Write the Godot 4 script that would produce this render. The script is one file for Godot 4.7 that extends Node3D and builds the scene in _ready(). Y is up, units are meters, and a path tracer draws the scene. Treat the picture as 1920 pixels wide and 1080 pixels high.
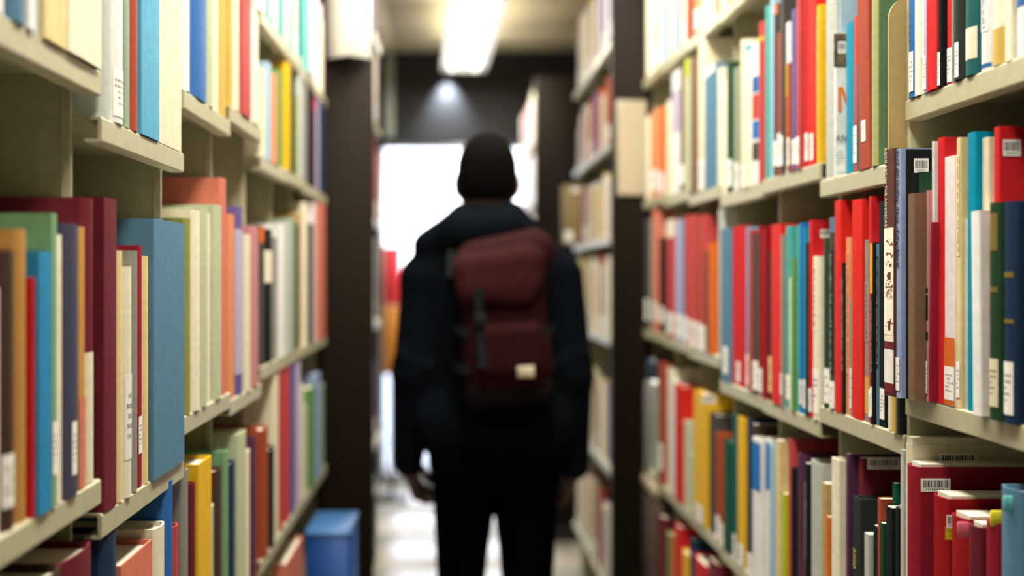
extends Node3D
# A library aisle: steel book bays on both sides, a person with a backpack walking away, a glass door at the far end.

const F := 1800.0      # focal length in pixels of the 1920 x 1080 frame
const VX := 850.0      # the aisle's vanishing point
const VY := 515.0
const EYE := 1.39
const RF := 0.5483     # x of the shelf edges on the right, and minus x on the left
const LF := 0.355
const DEPTH := 0.27

const PAL := {
	"red": "c9252b", "scarlet": "d42a22", "crimson": "8f1f33", "dark_red": "96181d", "dusty_red": "b8484a", "brick_red": "a24a38", "maroon": "6a2530",
	"pink": "c08386", "pale_pink": "e4d8dd", "salmon": "d07a66", "orange": "d2692a", "peach": "dc9068", "tan": "b69a66", "brown": "7a5f4c", "chestnut": "5e3a34", "dark_brown": "46342c", "rust": "9c4a2e",
	"yellow": "e2b52a", "mustard": "c8aa5a", "pale_yellow": "e0cd96", "lime": "b4c02c", "cream": "e0dac0", "ivory": "e8e2cc", "white": "e6e6e8", "light_grey": "b6bcb8", "grey": "8b8a84", "dark_grey": "4a4846",
	"black": "1b1d1f", "charcoal": "2a3230", "navy": "1e3350", "blue": "2f66ac", "bright_blue": "1a70c0", "azure": "2f86b8", "dusk_blue": "45465e", "ochre": "bd8c4c", "sky_blue": "58a6cc", "pale_blue": "9dbdd2", "slate_blue": "567f9c", "periwinkle": "92a4d0", "lavender": "b4acc8", "purple": "54304e", "violet": "6a5a92",
	"teal": "0089ac", "sea_green": "4fa6a4", "dark_teal": "235f62", "green": "5f9150", "leaf_green": "76a078", "dark_green": "26452f", "bottle_green": "14513f", "olive": "8c8f4a", "sage_green": "5b7d5c", "moss": "a3a873", "pale_green": "bac3a4", "sage": "8fa38c",
}
const NTH := ["", "first", "second", "third", "fourth", "fifth", "sixth", "seventh", "eighth", "ninth", "tenth", "eleventh", "twelfth"]

var mats := {}
var names := {}
var tex := {}
var rng := RandomNumberGenerator.new()

# ---------------------------------------------------------------- helpers
func zr(x: float) -> float: return RF * F / (x - VX)
func zl(x: float) -> float: return LF * F / (VX - x)
func hp(y: float, z: float) -> float: return (VY - y) * z / F      # height over the eye

func col(key: String) -> Color: return Color.html("#" + PAL[key])

func numbered(called: String) -> String:
	var n: int = names.get(called, 0)
	names[called] = n + 1
	return called if n == 0 else "%s_%03d" % [called, n]

func thing(called: String, label: String, category: String, at := Vector3.ZERO, group := "") -> Node3D:
	var o := Node3D.new()
	o.name = numbered(called)
	add_child(o)
	o.position = at
	o.set_meta("label", label)
	o.set_meta("category", category)
	if group: o.set_meta("group", group)
	return o

func part(called: String, mesh: Mesh, m: Material, parent: Node, at := Vector3.ZERO) -> MeshInstance3D:
	var o := MeshInstance3D.new()
	o.name = called
	o.mesh = mesh
	o.material_override = m
	o.position = at
	parent.add_child(o, true)
	return o

func structure(called: String, mesh: Mesh, m: Material, at := Vector3.ZERO) -> MeshInstance3D:
	var o := part(called, mesh, m, self, at)
	o.set_meta("kind", "structure")
	return o

func noise_tex(freq: float, lo: float, hi: float, sz := 256, sd := 1, fractal := 4) -> ImageTexture:
	var key := "n%s_%s_%s_%d_%d" % [freq, lo, hi, sz, sd]
	if tex.has(key): return tex[key]
	var fn := FastNoiseLite.new()
	fn.seed = sd
	fn.frequency = freq
	fn.fractal_octaves = fractal
	var src := fn.get_seamless_image(sz, sz)
	var im := Image.create(sz, sz, true, Image.FORMAT_RGB8)
	for y in sz:
		for x in sz:
			var v: float = lerpf(lo, hi, src.get_pixel(x, y).r)
			im.set_pixel(x, y, Color(v, v, v))
	im.generate_mipmaps()
	tex[key] = ImageTexture.create_from_image(im)
	return tex[key]

func bump_tex(freq: float, sz := 256, sd := 3) -> ImageTexture:
	var key := "b%s_%d" % [freq, sd]
	if tex.has(key): return tex[key]
	var fn := FastNoiseLite.new()
	fn.seed = sd
	fn.frequency = freq
	var im := fn.get_seamless_image(sz, sz)
	im.convert(Image.FORMAT_RGBA8)
	im.bump_map_to_normal_map(2.0)
	tex[key] = ImageTexture.create_from_image(im)
	return tex[key]

func mat(key: String, c: Color, rough := 0.6, metal := 0.0, grain := 0.0, spec := 0.5) -> StandardMaterial3D:
	if mats.has(key): return mats[key]
	var m := StandardMaterial3D.new()
	m.albedo_color = c
	m.roughness = rough
	m.metallic = metal
	m.metallic_specular = spec
	if grain > 0.0:
		m.albedo_texture = noise_tex(0.03, 1.0 - grain, 1.0, 256, 5)
		m.uv1_triplanar = true
		m.uv1_scale = Vector3.ONE * 6.0
	mats[key] = m
	return m

func cover_mat(key: String, finish: String) -> StandardMaterial3D:
	var id := "cover_" + key + finish
	if mats.has(id): return mats[id]
	var m := StandardMaterial3D.new()
	m.albedo_color = col(key)
	m.albedo_texture = noise_tex(0.02, 0.92, 1.0, 256, 5)
	m.uv1_triplanar = true
	m.uv1_scale = Vector3.ONE * (9.0 if finish == "gloss" else 14.0)
	m.roughness = 0.55 if finish == "gloss" else 0.78
	m.metallic_specular = 0.22
	if finish == "cloth":
		m.normal_enabled = true
		m.normal_texture = bump_tex(0.25)
		m.normal_scale = 0.35
	mats[id] = m
	return m

func box(s: Vector3) -> BoxMesh:
	var b := BoxMesh.new()
	b.size = s
	return b

# a box with bevelled edges
func bevel_box(s: Vector3, r: float) -> ArrayMesh:
	var st := SurfaceTool.new()
	st.begin(Mesh.PRIMITIVE_TRIANGLES)
	var h := s / 2.0
	var pts := {}
	for sx in [-1, 1]:
		for sy in [-1, 1]:
			for sz in [-1, 1]:
				var k := Vector3(sx, sy, sz)
				pts[[k, 0]] = Vector3(sx * h.x, sy * (h.y - r), sz * (h.z - r))
				pts[[k, 1]] = Vector3(sx * (h.x - r), sy * h.y, sz * (h.z - r))
				pts[[k, 2]] = Vector3(sx * (h.x - r), sy * (h.y - r), sz * h.z)
	var quad := func(a: Vector3, b: Vector3, c: Vector3, d: Vector3):
		var n := (b - a).cross(c - a)
		var o := a + b + c + d
		var q := [a, b, c, d] if n.dot(o) < 0 else [d, c, b, a]
		for i in [0, 1, 2, 0, 2, 3]: st.add_vertex(q[i])
	for ax in 3:
		var u := (ax + 1) % 3
		var v := (ax + 2) % 3
		for s1 in [-1, 1]:
			var p := []
			for uv in [[-1, -1], [1, -1], [1, 1], [-1, 1]]:
				var k := Vector3.ZERO
				k[ax] = s1; k[u] = uv[0]; k[v] = uv[1]
				p.append(pts[[k, ax]])
			quad.call(p[0], p[1], p[2], p[3])
			for s2 in [-1, 1]:
				var ka := Vector3.ZERO
				ka[ax] = s1; ka[u] = s2; ka[v] = -1
				var kb := ka
				kb[v] = 1
				quad.call(pts[[ka, ax]], pts[[kb, ax]], pts[[kb, u]], pts[[ka, u]])
	for sx in [-1, 1]:
		for sy in [-1, 1]:
			for sz in [-1, 1]:
				var k := Vector3(sx, sy, sz)
				var a: Vector3 = pts[[k, 0]]
				var b: Vector3 = pts[[k, 1]]
				var c: Vector3 = pts[[k, 2]]
				if (b - a).cross(c - a).dot(k) < 0: quad_tri(st, a, b, c)
				else: quad_tri(st, a, c, b)
	st.set_smooth_group(-1)
	st.generate_normals()
	return st.commit()

func quad_tri(st: SurfaceTool, a: Vector3, b: Vector3, c: Vector3) -> void:
	st.add_vertex(a); st.add_vertex(b); st.add_vertex(c)

# a flat-shaded extrusion of a closed polygon (x, y) along z, from z0 to z1
func prism(poly: PackedVector2Array, z0: float, z1: float) -> ArrayMesh:
	var st := SurfaceTool.new()
	st.begin(Mesh.PRIMITIVE_TRIANGLES)
	st.set_smooth_group(-1)
	var p := poly
	if Geometry2D.is_polygon_clockwise(p): p.reverse()
	var n := p.size()
	for i in n:
		var a := p[i]
		var b := p[(i + 1) % n]
		for q in [Vector3(a.x, a.y, z0), Vector3(b.x, b.y, z1), Vector3(b.x, b.y, z0), Vector3(a.x, a.y, z0), Vector3(a.x, a.y, z1), Vector3(b.x, b.y, z1)]:
			st.add_vertex(q)
	var t := Geometry2D.triangulate_polygon(p)
	for i in range(0, t.size(), 3):
		var a := p[t[i]]
		var b := p[t[i + 1]]
		var c := p[t[i + 2]]
		if (b - a).cross(c - a) < 0:
			var w := b
			b = c
			c = w
		for q in [Vector3(a.x, a.y, z1), Vector3(c.x, c.y, z1), Vector3(b.x, b.y, z1), Vector3(a.x, a.y, z0), Vector3(b.x, b.y, z0), Vector3(c.x, c.y, z0)]:
			st.add_vertex(q)
	st.generate_normals()
	return st.commit()

# a lathed shape, profile of (radius, y)
func lathe(profile: Array, seg := 24) -> ArrayMesh:
	var st := SurfaceTool.new()
	st.begin(Mesh.PRIMITIVE_TRIANGLES)
	for i in profile.size() - 1:
		st.set_smooth_group(i / 1 if absf(profile[i].y - profile[i + 1].y) < 0.0005 else 100)
		for k in seg:
			var a0 := TAU * k / seg
			var a1 := TAU * (k + 1) / seg
			var p: Vector2 = profile[i]
			var q: Vector2 = profile[i + 1]
			var v := [Vector3(p.x * cos(a0), p.y, p.x * sin(a0)), Vector3(p.x * cos(a1), p.y, p.x * sin(a1)), Vector3(q.x * cos(a1), q.y, q.x * sin(a1)), Vector3(q.x * cos(a0), q.y, q.x * sin(a0))]
			for j in [0, 1, 2, 0, 2, 3]: st.add_vertex(v[j])
	st.generate_normals()
	return st.commit()

# a flat ribbon of width w and thickness t that follows points; up[i] is its outward normal
func ribbon(points: Array, outs: Array, w: float, t: float) -> ArrayMesh:
	var st := SurfaceTool.new()
	st.begin(Mesh.PRIMITIVE_TRIANGLES)
	var rings := []
	for i in points.size():
		var along: Vector3 = (points[mini(i + 1, points.size() - 1)] - points[maxi(i - 1, 0)]).normalized()
		var o: Vector3 = (outs[i] as Vector3).normalized()
		var s := along.cross(o).normalized()
		var p: Vector3 = points[i]
		rings.append([p + s * w / 2 - o * t / 2, p + s * w / 2 + o * t / 2, p - s * w / 2 + o * t / 2, p - s * w / 2 - o * t / 2])
	for i in rings.size() - 1:
		for k in 4:
			st.set_smooth_group(k)
			var a: Vector3 = rings[i][k]
			var b: Vector3 = rings[i][(k + 1) % 4]
			var c: Vector3 = rings[i + 1][(k + 1) % 4]
			var d: Vector3 = rings[i + 1][k]
			for v in [a, b, c, a, c, d]: st.add_vertex(v)
	for e in [0, rings.size() - 1]:
		st.set_smooth_group(-1)
		for k in [0, 1, 2, 0, 2, 3]: st.add_vertex(rings[e][k])
	st.generate_normals()
	return st.commit()

# ---------------------------------------------------------------- printed paper
func label_tex(kind: String) -> ImageTexture:
	if tex.has(kind): return tex[kind]
	var r := RandomNumberGenerator.new()
	r.seed = hash(kind)
	var im: Image
	if kind == "barcode":
		im = Image.create(128, 64, true, Image.FORMAT_RGB8)
		im.fill(Color(0.93, 0.93, 0.92))
		var x := 12
		while x < 116:
			var w := r.randi_range(1, 4)
			im.fill_rect(Rect2i(x, 9, w, 34), Color(0.1, 0.1, 0.12))
			x += w + r.randi_range(1, 4)
		x = 24
		while x < 104:
			im.fill_rect(Rect2i(x, 49, 4, 7), Color(0.25, 0.25, 0.27))
			x += 8
	elif kind.begins_with("call"):   # call numbers, a few short lines of small type
		im = Image.create(64, 128, true, Image.FORMAT_RGB8)
		im.fill(Color(0.95, 0.95, 0.94))
		for row in 5:
			var x := 6 + r.randi_range(0, 14)
			for k in r.randi_range(2, 5):
				if x > 54: break
				var w := r.randi_range(3, 7)
				im.fill_rect(Rect2i(x, 30 + row * 15, w, 7), Color(0.35, 0.35, 0.37))
				x += w + 4
	elif kind.begins_with("title"):   # a column of worn, unreadable type: dark on light, or light on dark
		var dark := kind.begins_with("title_dark")
		im = Image.create(32, 256, true, Image.FORMAT_RGB8)
		im.fill(Color.WHITE if dark else Color(0.12, 0.12, 0.12))
		var y := 8
		while y < 240:
			var n := r.randi_range(3, 8)
			for k in n:
				if y > 246: break
				var hgt := r.randi_range(2, 4)
				im.fill_rect(Rect2i(10 + r.randi_range(0, 3), y, r.randi_range(7, 12), hgt), Color(0.2, 0.19, 0.2) if dark else Color(0.85, 0.83, 0.78))
				y += hgt + 2
			y += 6
	else:   # "figures": maroon drawings scratched on a pale panel
		im = Image.create(64, 256, true, Image.FORMAT_RGB8)
		im.fill(Color(0.92, 0.9, 0.83))
		var ink := Color(0.36, 0.09, 0.1)
		for row in [30, 58, 84, 128, 146, 158, 232]:
			var x := 12
			while x < 54:
				var w := r.randi_range(3, 9)
				im.fill_rect(Rect2i(x, row + r.randi_range(-7, 7), w, r.randi_range(3, 8)), ink)
				x += w - 1 + r.randi_range(0, 3)
		im.fill_rect(Rect2i(8, 138, 50, 4), ink)
		im.fill_rect(Rect2i(26, 104, 20, 18), ink)
		im.fill_rect(Rect2i(18, 110, 12, 6), ink)
		im.fill_rect(Rect2i(28, 222, 16, 24), ink)
		im.fill_rect(Rect2i(40, 216, 8, 10), ink)
	im.generate_mipmaps()
	tex[kind] = ImageTexture.create_from_image(im)
	return tex[kind]

func print_mat(kind: String, c := Color.WHITE, rough := 0.55) -> StandardMaterial3D:
	var id := "print_" + kind + c.to_html()
	if mats.has(id): return mats[id]
	var m := StandardMaterial3D.new()
	m.albedo_color = c
	m.albedo_texture = label_tex(kind)
	m.roughness = rough
	mats[id] = m
	return m

# ---------------------------------------------------------------- books
# A book's own axes: the spine faces -x, the leaves run to +x, z is its thickness, y = 0 its foot.
func bulge_at(z: float, t: float, b: float) -> float:
	return -b * (1.0 - pow(2.0 * z / t, 2.0))

func cover_mesh(t: float, h: float, d: float, c: float, b: float) -> ArrayMesh:
	var seg := 8 if b > 0.001 else 2
	var outer := [Vector2(d, -t / 2)]
	var inner := [Vector2(d, -t / 2 + c)]
	var ch := minf(0.0012, t * 0.12)
	outer.append(Vector2(ch, -t / 2)); inner.append(Vector2(c + ch, -t / 2 + c))
	for i in seg + 1:
		var z := lerpf(-t / 2 + ch, t / 2 - ch, float(i) / seg)
		outer.append(Vector2(bulge_at(z, t, b), z))
		inner.append(Vector2(bulge_at(z, t, b) + c, clampf(z, -t / 2 + c, t / 2 - c)))
	outer.append(Vector2(ch, t / 2)); inner.append(Vector2(c + ch, t / 2 - c))
	outer.append(Vector2(d, t / 2)); inner.append(Vector2(d, t / 2 - c))
	var v := PackedVector3Array()
	var nn := PackedVector3Array()
	var ix := PackedInt32Array()
	var quad := func(p: Array, n: Array):
		var k := v.size()
		for i in 4:
			v.append(p[i]); nn.append(n[i])
		var face: Vector3 = (p[1] - p[0]).cross(p[2] - p[0])
		var order := [0, 1, 2, 0, 2, 3] if face.dot(n[0]) < 0 else [0, 2, 1, 0, 3, 2]
		for i in order: ix.append(k + i)
	for i in outer.size() - 1:
		var o0: Vector2 = outer[i]
		var o1: Vector2 = outer[i + 1]
		var i0: Vector2 = inner[i]
		var i1: Vector2 = inner[i + 1]
		var f := Vector3(-(o1 - o0).y, 0, (o1 - o0).x).normalized()
		var n0 := f
		var n1 := f
		if i >= 2 and i < outer.size() - 3 and b > 0.001:
			n0 = Vector3(-1, 0, 8.0 * b * o0.y / (t * t)).normalized()
			n1 = Vector3(-1, 0, 8.0 * b * o1.y / (t * t)).normalized()
		quad.call([Vector3(o0.x, 0, o0.y), Vector3(o1.x, 0, o1.y), Vector3(o1.x, h, o1.y), Vector3(o0.x, h, o0.y)], [n0, n1, n1, n0])
		quad.call([Vector3(i0.x, 0, i0.y), Vector3(i1.x, 0, i1.y), Vector3(i1.x, h, i1.y), Vector3(i0.x, h, i0.y)], [-f, -f, -f, -f])
		for y in [0.0, h]:
			var up := Vector3(0, 1 if y > 0 else -1, 0)
			quad.call([Vector3(o0.x, y, o0.y), Vector3(o1.x, y, o1.y), Vector3(i1.x, y, i1.y), Vector3(i0.x, y, i0.y)], [up, up, up, up])
	for e in [0, outer.size() - 1]:
		var o: Vector2 = outer[e]
		var i: Vector2 = inner[e]
		var x := Vector3(1, 0, 0)
		quad.call([Vector3(o.x, 0, o.y), Vector3(i.x, 0, i.y), Vector3(i.x, h, i.y), Vector3(o.x, h, o.y)], [x, x, x, x])
	var arr := []
	arr.resize(Mesh.ARRAY_MAX)
	arr[Mesh.ARRAY_VERTEX] = v
	arr[Mesh.ARRAY_NORMAL] = nn
	arr[Mesh.ARRAY_INDEX] = ix
	var m := ArrayMesh.new()
	m.add_surface_from_arrays(Mesh.PRIMITIVE_TRIANGLES, arr)
	return m

# a strip that hugs the spine, from y0 to y1, z0 to z1, proud by e
func spine_strip(t: float, b: float, y0: float, y1: float, z0: float, z1: float, e: float) -> ArrayMesh:
	var st := SurfaceTool.new()
	st.begin(Mesh.PRIMITIVE_TRIANGLES)
	var n := 6 if b > 0.001 else 1
	for i in n:
		var u0 := float(i) / n
		var u1 := float(i + 1) / n
		var a := lerpf(z0, z1, u0)
		var c := lerpf(z0, z1, u1)
		var xa := (bulge_at(a, t, b) if n > 1 else -b) - e
		var xc := (bulge_at(c, t, b) if n > 1 else -b) - e
		var q := [[Vector3(xa, y0, a), Vector2(u0, 1)], [Vector3(xa, y1, a), Vector2(u0, 0)], [Vector3(xc, y1, c), Vector2(u1, 0)], [Vector3(xc, y0, c), Vector2(u1, 1)]]
		for k in [0, 1, 2, 0, 2, 3]:
			st.set_normal(Vector3(-1, 0, 8.0 * b * q[k][0].z / (t * t)).normalized())
			st.set_uv(q[k][1])
			st.add_vertex(q[k][0])
	return st.commit()

func card(x0: float, x1: float, y0: float, y1: float, z: float) -> ArrayMesh:
	var st := SurfaceTool.new()
	st.begin(Mesh.PRIMITIVE_TRIANGLES)
	var q := [[Vector3(x0, y0, z), Vector2(0, 1)], [Vector3(x0, y1, z), Vector2(0, 0)], [Vector3(x1, y1, z), Vector2(1, 0)], [Vector3(x1, y0, z), Vector2(1, 1)]]
	for k in [0, 1, 2, 0, 2, 3]:
		st.set_normal(Vector3(0, 0, 1))
		st.set_uv(q[k][1])
		st.add_vertex(q[k][0])
	return st.commit()

func spine_text(o: Node3D, words: String, size: float, c: Color, y: float, z: float, x: float, down := true) -> void:
	var tm := TextMesh.new()
	var f := SystemFont.new()
	f.font_names = PackedStringArray(["Droid Sans"])
	tm.font = f
	tm.text = words
	tm.font_size = 64
	tm.pixel_size = size / 64.0
	tm.depth = 0.0004
	tm.curve_step = 4.0
	var p := part("spine_title", tm, mat("ink_" + c.to_html(), c, 0.5), o, Vector3(x, y, z))
	p.basis = Basis(Vector3.UP, -PI / 2) * (Basis(Vector3.BACK, -PI / 2) if down else Basis())

func describe(key: String, opts: Dictionary, h: float, t: float) -> String:
	var s := ""
	if opts.has("d"): s = opts.d
	else:
		s = key.replace("_", " ") + " book"
		if t > 0.036: s = "thick " + s
		elif t < 0.011: s = "thin " + s
		elif h > 0.3: s = "tall " + s
		elif h < 0.2: s = "short " + s
		if opts.has("l"): s += " with white spine label"
		elif opts.has("b"): s += " with " + String(opts.b[0][2]).replace("_", " ") + " spine band"
	return s

# side: 1 right, -1 left. face: |x| of the shelf edge. z is a depth in front of the camera, z0 nearer than z1.
func book(side: int, face: float, z0: float, z1: float, base: float, h: float, key: String, opts: Dictionary, where: String, group: String) -> Node3D:
	var gap := 0.0005
	var t := z1 - z0 - gap
	var zc := (z0 + z1) / 2.0
	var dep: float = opts.get("dep", clampf(h * 0.76, 0.13, 0.235))
	var rec: float = opts.get("r", float(hash(key + str(int(z0 * 3000))) % 6) - 3.0) / 1000.0
	var hard: bool = opts.get("hard", t > 0.017)
	var c := minf(0.0026 if hard else 0.0007, t * 0.2)
	var b := minf(t * 0.2, 0.005) if hard and not opts.get("flat", false) else 0.0004
	var o := thing("book", describe(key, opts, h, t) + ", " + where, "book", Vector3(side * (face + rec + b), EYE + base, -zc), group)
	o.rotation.y = 0.0 if side > 0 else PI
	if opts.has("lean"):
		o.rotation = Vector3(deg_to_rad(opts.lean) * side, o.rotation.y, 0)
	var finish: String = opts.get("f", "gloss" if not hard or hash(key + str(int(zc * 1000))) % 3 > 0 else "cloth")
	part("cover", cover_mesh(t, h, dep, c, b), cover_mat(key, finish), o)
	var iy := 0.003 if hard else 0.0006
	var swell: float = 0.009 if opts.get("swollen", false) else 0.0      # a block of leaves that stands above its worn cover
	var pg := box(Vector3(dep - c - 0.004, h - iy * 2 - (0.003 if hard else 0.0) + swell, t - c * 2 - 0.0003))
	part("pages", pg, mat("pages", Color.html("#e6e0ce"), 0.9, 0.0, 0.1), o, Vector3(c + 0.0005 + (dep - c - 0.004) / 2, h / 2 - (0.0015 if hard else 0.0) + swell / 2, 0))
	var yo := func(y: float, z: float) -> float: return clampf(hp(y, z) - base, 0.001, h - 0.001)
	var zin := 1.0 if side > 0 else 1.0
	for e in opts.get("b", []):
		part("spine_band", spine_strip(t, b, yo.call(e[1], zc), yo.call(e[0], zc), -t * 0.49, t * 0.49, 0.0003), cover_mat(e[2], finish), o)
	if opts.has("fig"):
		part("spine_picture", spine_strip(t, b, yo.call(opts.fig[1], zc), yo.call(opts.fig[0], zc), -t * 0.49, t * 0.49, 0.0005), print_mat("figures"), o)
	if opts.has("tx"):   # worn, unreadable type
		var e: Array = opts.tx
		var light: bool = e.size() > 2
		part("spine_title", spine_strip(t, b, yo.call(e[1], zc), yo.call(e[0], zc), -t * 0.35, t * 0.35, 0.0004), print_mat("title_light%d" % (int(zc * 977) % 3) if light else "title_dark%d" % (int(zc * 977) % 3), col(e[2]) if light else col(key)), o)
	if opts.has("gold"):
		for e in opts.gold:
			part("gold_band", spine_strip(t, b, yo.call(e[1], zc), yo.call(e[0], zc), -t * 0.36, t * 0.36, 0.0004), mat("gilding", Color.html("#8a7a3a"), 0.45, 0.5), o)
	if opts.has("l"):
		var e: Array = opts.l
		var w: float = e[2] if e.size() > 2 else 0.86
		var lc: Color = col(e[3]) if e.size() > 3 else Color(0.97, 0.97, 0.97)
		part("spine_label", spine_strip(t, b, yo.call(e[1], zc), yo.call(e[0], zc), -t * w / 2, t * w / 2, 0.0006), print_mat("call%d" % (int(zc * 1733 + base * 100) % 4), lc), o)
	if opts.has("c"):   # barcode slip on the side that faces the camera: x0, x1, y0, y1 of the frame
		var e: Array = opts.c
		var zf := zc - t / 2
		var x0 := absf((e[0] - VX) * zf / F) - face - rec - b
		var x1 := absf((e[1] - VX) * zf / F) - face - rec - b
		part("barcode_label", card(x0, x1, hp(e[3], zf) - base, hp(e[2], zf) - base, t / 2 + 0.0005), print_mat("barcode"), o)
	if opts.has("y"):
		var e: Array = opts.y
		var zf := zc - t / 2
		var x0 := absf((e[0] - VX) * zf / F) - face - rec - b
		var x1 := absf((e[1] - VX) * zf / F) - face - rec - b
		part("yellow_sticker", card(x0, x1, hp(e[3], zf) - base, hp(e[2], zf) - base, t / 2 + 0.0004), print_mat("call2", Color.html("#d8c81a")), o)
	if opts.has("s"):
		for e in opts.s: spine_text(o, e[0], e[1], e[2], yo.call(e[3], zc), t * e[4], -b - 0.0008)
	return o

# a row of books given by where their spines stand in the frame: [x0, x1, top y or 0 - height in millimetres, colour, options]
func shelf_row(side: int, base: float, list: Array, where: String, group: String) -> void:
	var n := 0
	for e in list:
		n += 1
		var za := zr(e[1]) if side > 0 else zl(e[0])
		var zb := zr(e[0]) if side > 0 else zl(e[1])
		var zc := (za + zb) / 2
		var h: float = -e[2] / 1000.0 if e[2] < 0 else hp(e[2], zc) - base
		h = clampf(h, 0.12, 0.36)
		var opts: Dictionary = e[4] if e.size() > 4 else {}
		var nth: String = NTH[n] if n < NTH.size() else "%dth" % n
		book(side, RF if side > 0 else LF, za, zb, base, h, e[3], opts, "%s from left, %s" % [nth, where], group)

# a row of books drawn from a palette, for the bookcases further off
func far_row(side: int, face: float, za: float, zb: float, base: float, hmin: float, hmax: float, keys: Array, where: String, group: String, tmin := 0.022, tmax := 0.045, hoard = null) -> void:
	var z := za + 0.002
	var list := []
	while z < zb - tmin:
		var t := minf(rng.randf_range(tmin, tmax), zb - z)
		list.append([z, z + t])
		z += t
	if hoard != null:
		for e in list:
			var h := rng.randf_range(hmin, hmax)
			var key: String = keys[rng.randi() % keys.size()]
			var t: float = e[1] - e[0] - 0.0005
			var b := minf(t * 0.2, 0.005)
			var dep := clampf(h * 0.76, 0.13, 0.235)
			var tr := Transform3D(Basis(Vector3.UP, 0.0 if side > 0 else PI), Vector3(side * (face + rng.randf_range(0.002, 0.014) + b), EYE + base, -(e[0] + e[1]) / 2))
			if not hoard.has(key): hoard[key] = SurfaceTool.new()
			hoard[key].append_from(cover_mesh(t, h, dep, 0.0026, b), 0, tr)
			if not hoard.has("pages"): hoard["pages"] = SurfaceTool.new()
			hoard["pages"].append_from(box(Vector3(dep - 0.007, h - 0.009, t - 0.0055)), 0, tr * Transform3D(Basis(), Vector3(dep / 2, h / 2 - 0.0015, 0)))
			if rng.randf() < 0.5:
				if not hoard.has("label"): hoard["label"] = SurfaceTool.new()
				hoard["label"].append_from(spine_strip(t, b, 0.015, 0.06, -t * 0.43, t * 0.43, 0.0006), 0, tr)
		return
	var n := 0
	for i in list.size():
		var e: Array = list[list.size() - 1 - i] if side > 0 else list[i]
		n += 1
		var h := rng.randf_range(hmin, hmax)
		var key: String = keys[rng.randi() % keys.size()]
		var opts := {"r": rng.randf_range(1, 14)}
		if rng.randf() < 0.5:
			var zc: float = (e[0] + e[1]) / 2
			opts["l"] = [VY - (base + 0.06) * F / zc, VY - (base + 0.015) * F / zc]
		var nth: String = NTH[n] if n < NTH.size() else "%dth" % n
		book(side, face, e[0], e[1], base, h, key, opts, "%s from left, %s" % [nth, where], group)

# ---------------------------------------------------------------- steel bays
func shelf_mesh(width: float) -> ArrayMesh:
	# section in (depth, height): a sheet with a lip folded down in front and back under
	var lip := 0.0255
	var p := PackedVector2Array([Vector2(0.002, 0), Vector2(DEPTH, 0), Vector2(DEPTH, -0.003), Vector2(0.004, -0.003), Vector2(0.004, -lip + 0.003), Vector2(0.018, -lip + 0.003), Vector2(0.018, -lip), Vector2(0.0015, -lip), Vector2(0, -lip + 0.0015), Vector2(0, -0.002)])
	return prism(p, -width / 2, width / 2)

func bay(side: int, face: float, z0: float, z1: float, shelves: Array, top: float, called: String, label: String, m: Material, far_panel := true) -> Node3D:
	var zc := (z0 + z1) / 2
	var w := z1 - z0
	var o := thing(called, label, "bookcase", Vector3(side * face, 0, -zc), "steel book bays")
	o.rotation.y = 0.0 if side > 0 else PI
	var s := 1.0 if side > 0 else -1.0
	part("back_panel", box(Vector3(0.004, top - 0.06, w)), m, o, Vector3(DEPTH + 0.003, 0.06 + (top - 0.06) / 2, 0))
	# the sheet that ends the bay on its far side, with a folded front edge
	var f := 0.004 if called == "steel_book_bay" and side > 0 and z0 < 0.9 else 0.03
	var sp := prism(PackedVector2Array([Vector2(f, -0.0025), Vector2(f + 0.001, -0.0035), Vector2(DEPTH, -0.0035), Vector2(DEPTH, -0.001), Vector2(f + 0.009, -0.001), Vector2(f + 0.009, 0.0035), Vector2(f, 0.0035)]), 0, top)
	for e in ([1, -1] if far_panel else [-1]):
		if e == 1 and not far_panel: continue
		if e == 1 and z0 > 0.9 and called == "steel_book_bay": continue      # a neighbour's sheet stands there
		var q := part("side_panel", sp, m, o, Vector3(0, 0, (w / 2) * e * s))
		q.basis = Basis(Vector3.RIGHT, -PI / 2) * Basis()
	for hgt in shelves:
		part("shelf", shelf_mesh(w - 0.002 if called == "steel_book_bay" else w - 0.008), m, o, Vector3(0, EYE + hgt, 0))
	part("kick_plate", box(Vector3(0.003, 0.08, w - 0.011)), m, o, Vector3(0.02, 0.04, 0))
	return o

# ---------------------------------------------------------------- smooth bodies (surface nets over a joined distance field)
func cap(a: Vector3, b: Vector3, ra: float, rb: float) -> Array: return [0, a, b, ra, rb]
func ell(c: Vector3, r: Vector3, bas := Basis()) -> Array: return [1, c, r, bas.inverse(), 0]
func rbox(c: Vector3, hs: Vector3, r: float, bas := Basis()) -> Array: return [2, c, hs, bas.inverse(), r]

func dist(p: Vector3, e: Array) -> float:
	match e[0]:
		0:
			var ab: Vector3 = e[2] - e[1]
			var t := clampf((p - e[1]).dot(ab) / maxf(ab.length_squared(), 1e-9), 0.0, 1.0)
			return p.distance_to(e[1] + ab * t) - lerpf(e[3], e[4], t)
		1:
			var q: Vector3 = e[3] * (p - e[1])
			var r: Vector3 = e[2]
			var k := (q / r).length()
			var k2 := (q / (r * r)).length()
			return k * (k - 1.0) / maxf(k2, 1e-6)
		_:
			var q: Vector3 = (e[3] * (p - e[1])).abs() - e[2] + Vector3.ONE * e[4]
			return Vector3(maxf(q.x, 0), maxf(q.y, 0), maxf(q.z, 0)).length() + minf(maxf(q.x, maxf(q.y, q.z)), 0.0) - e[4]

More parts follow.
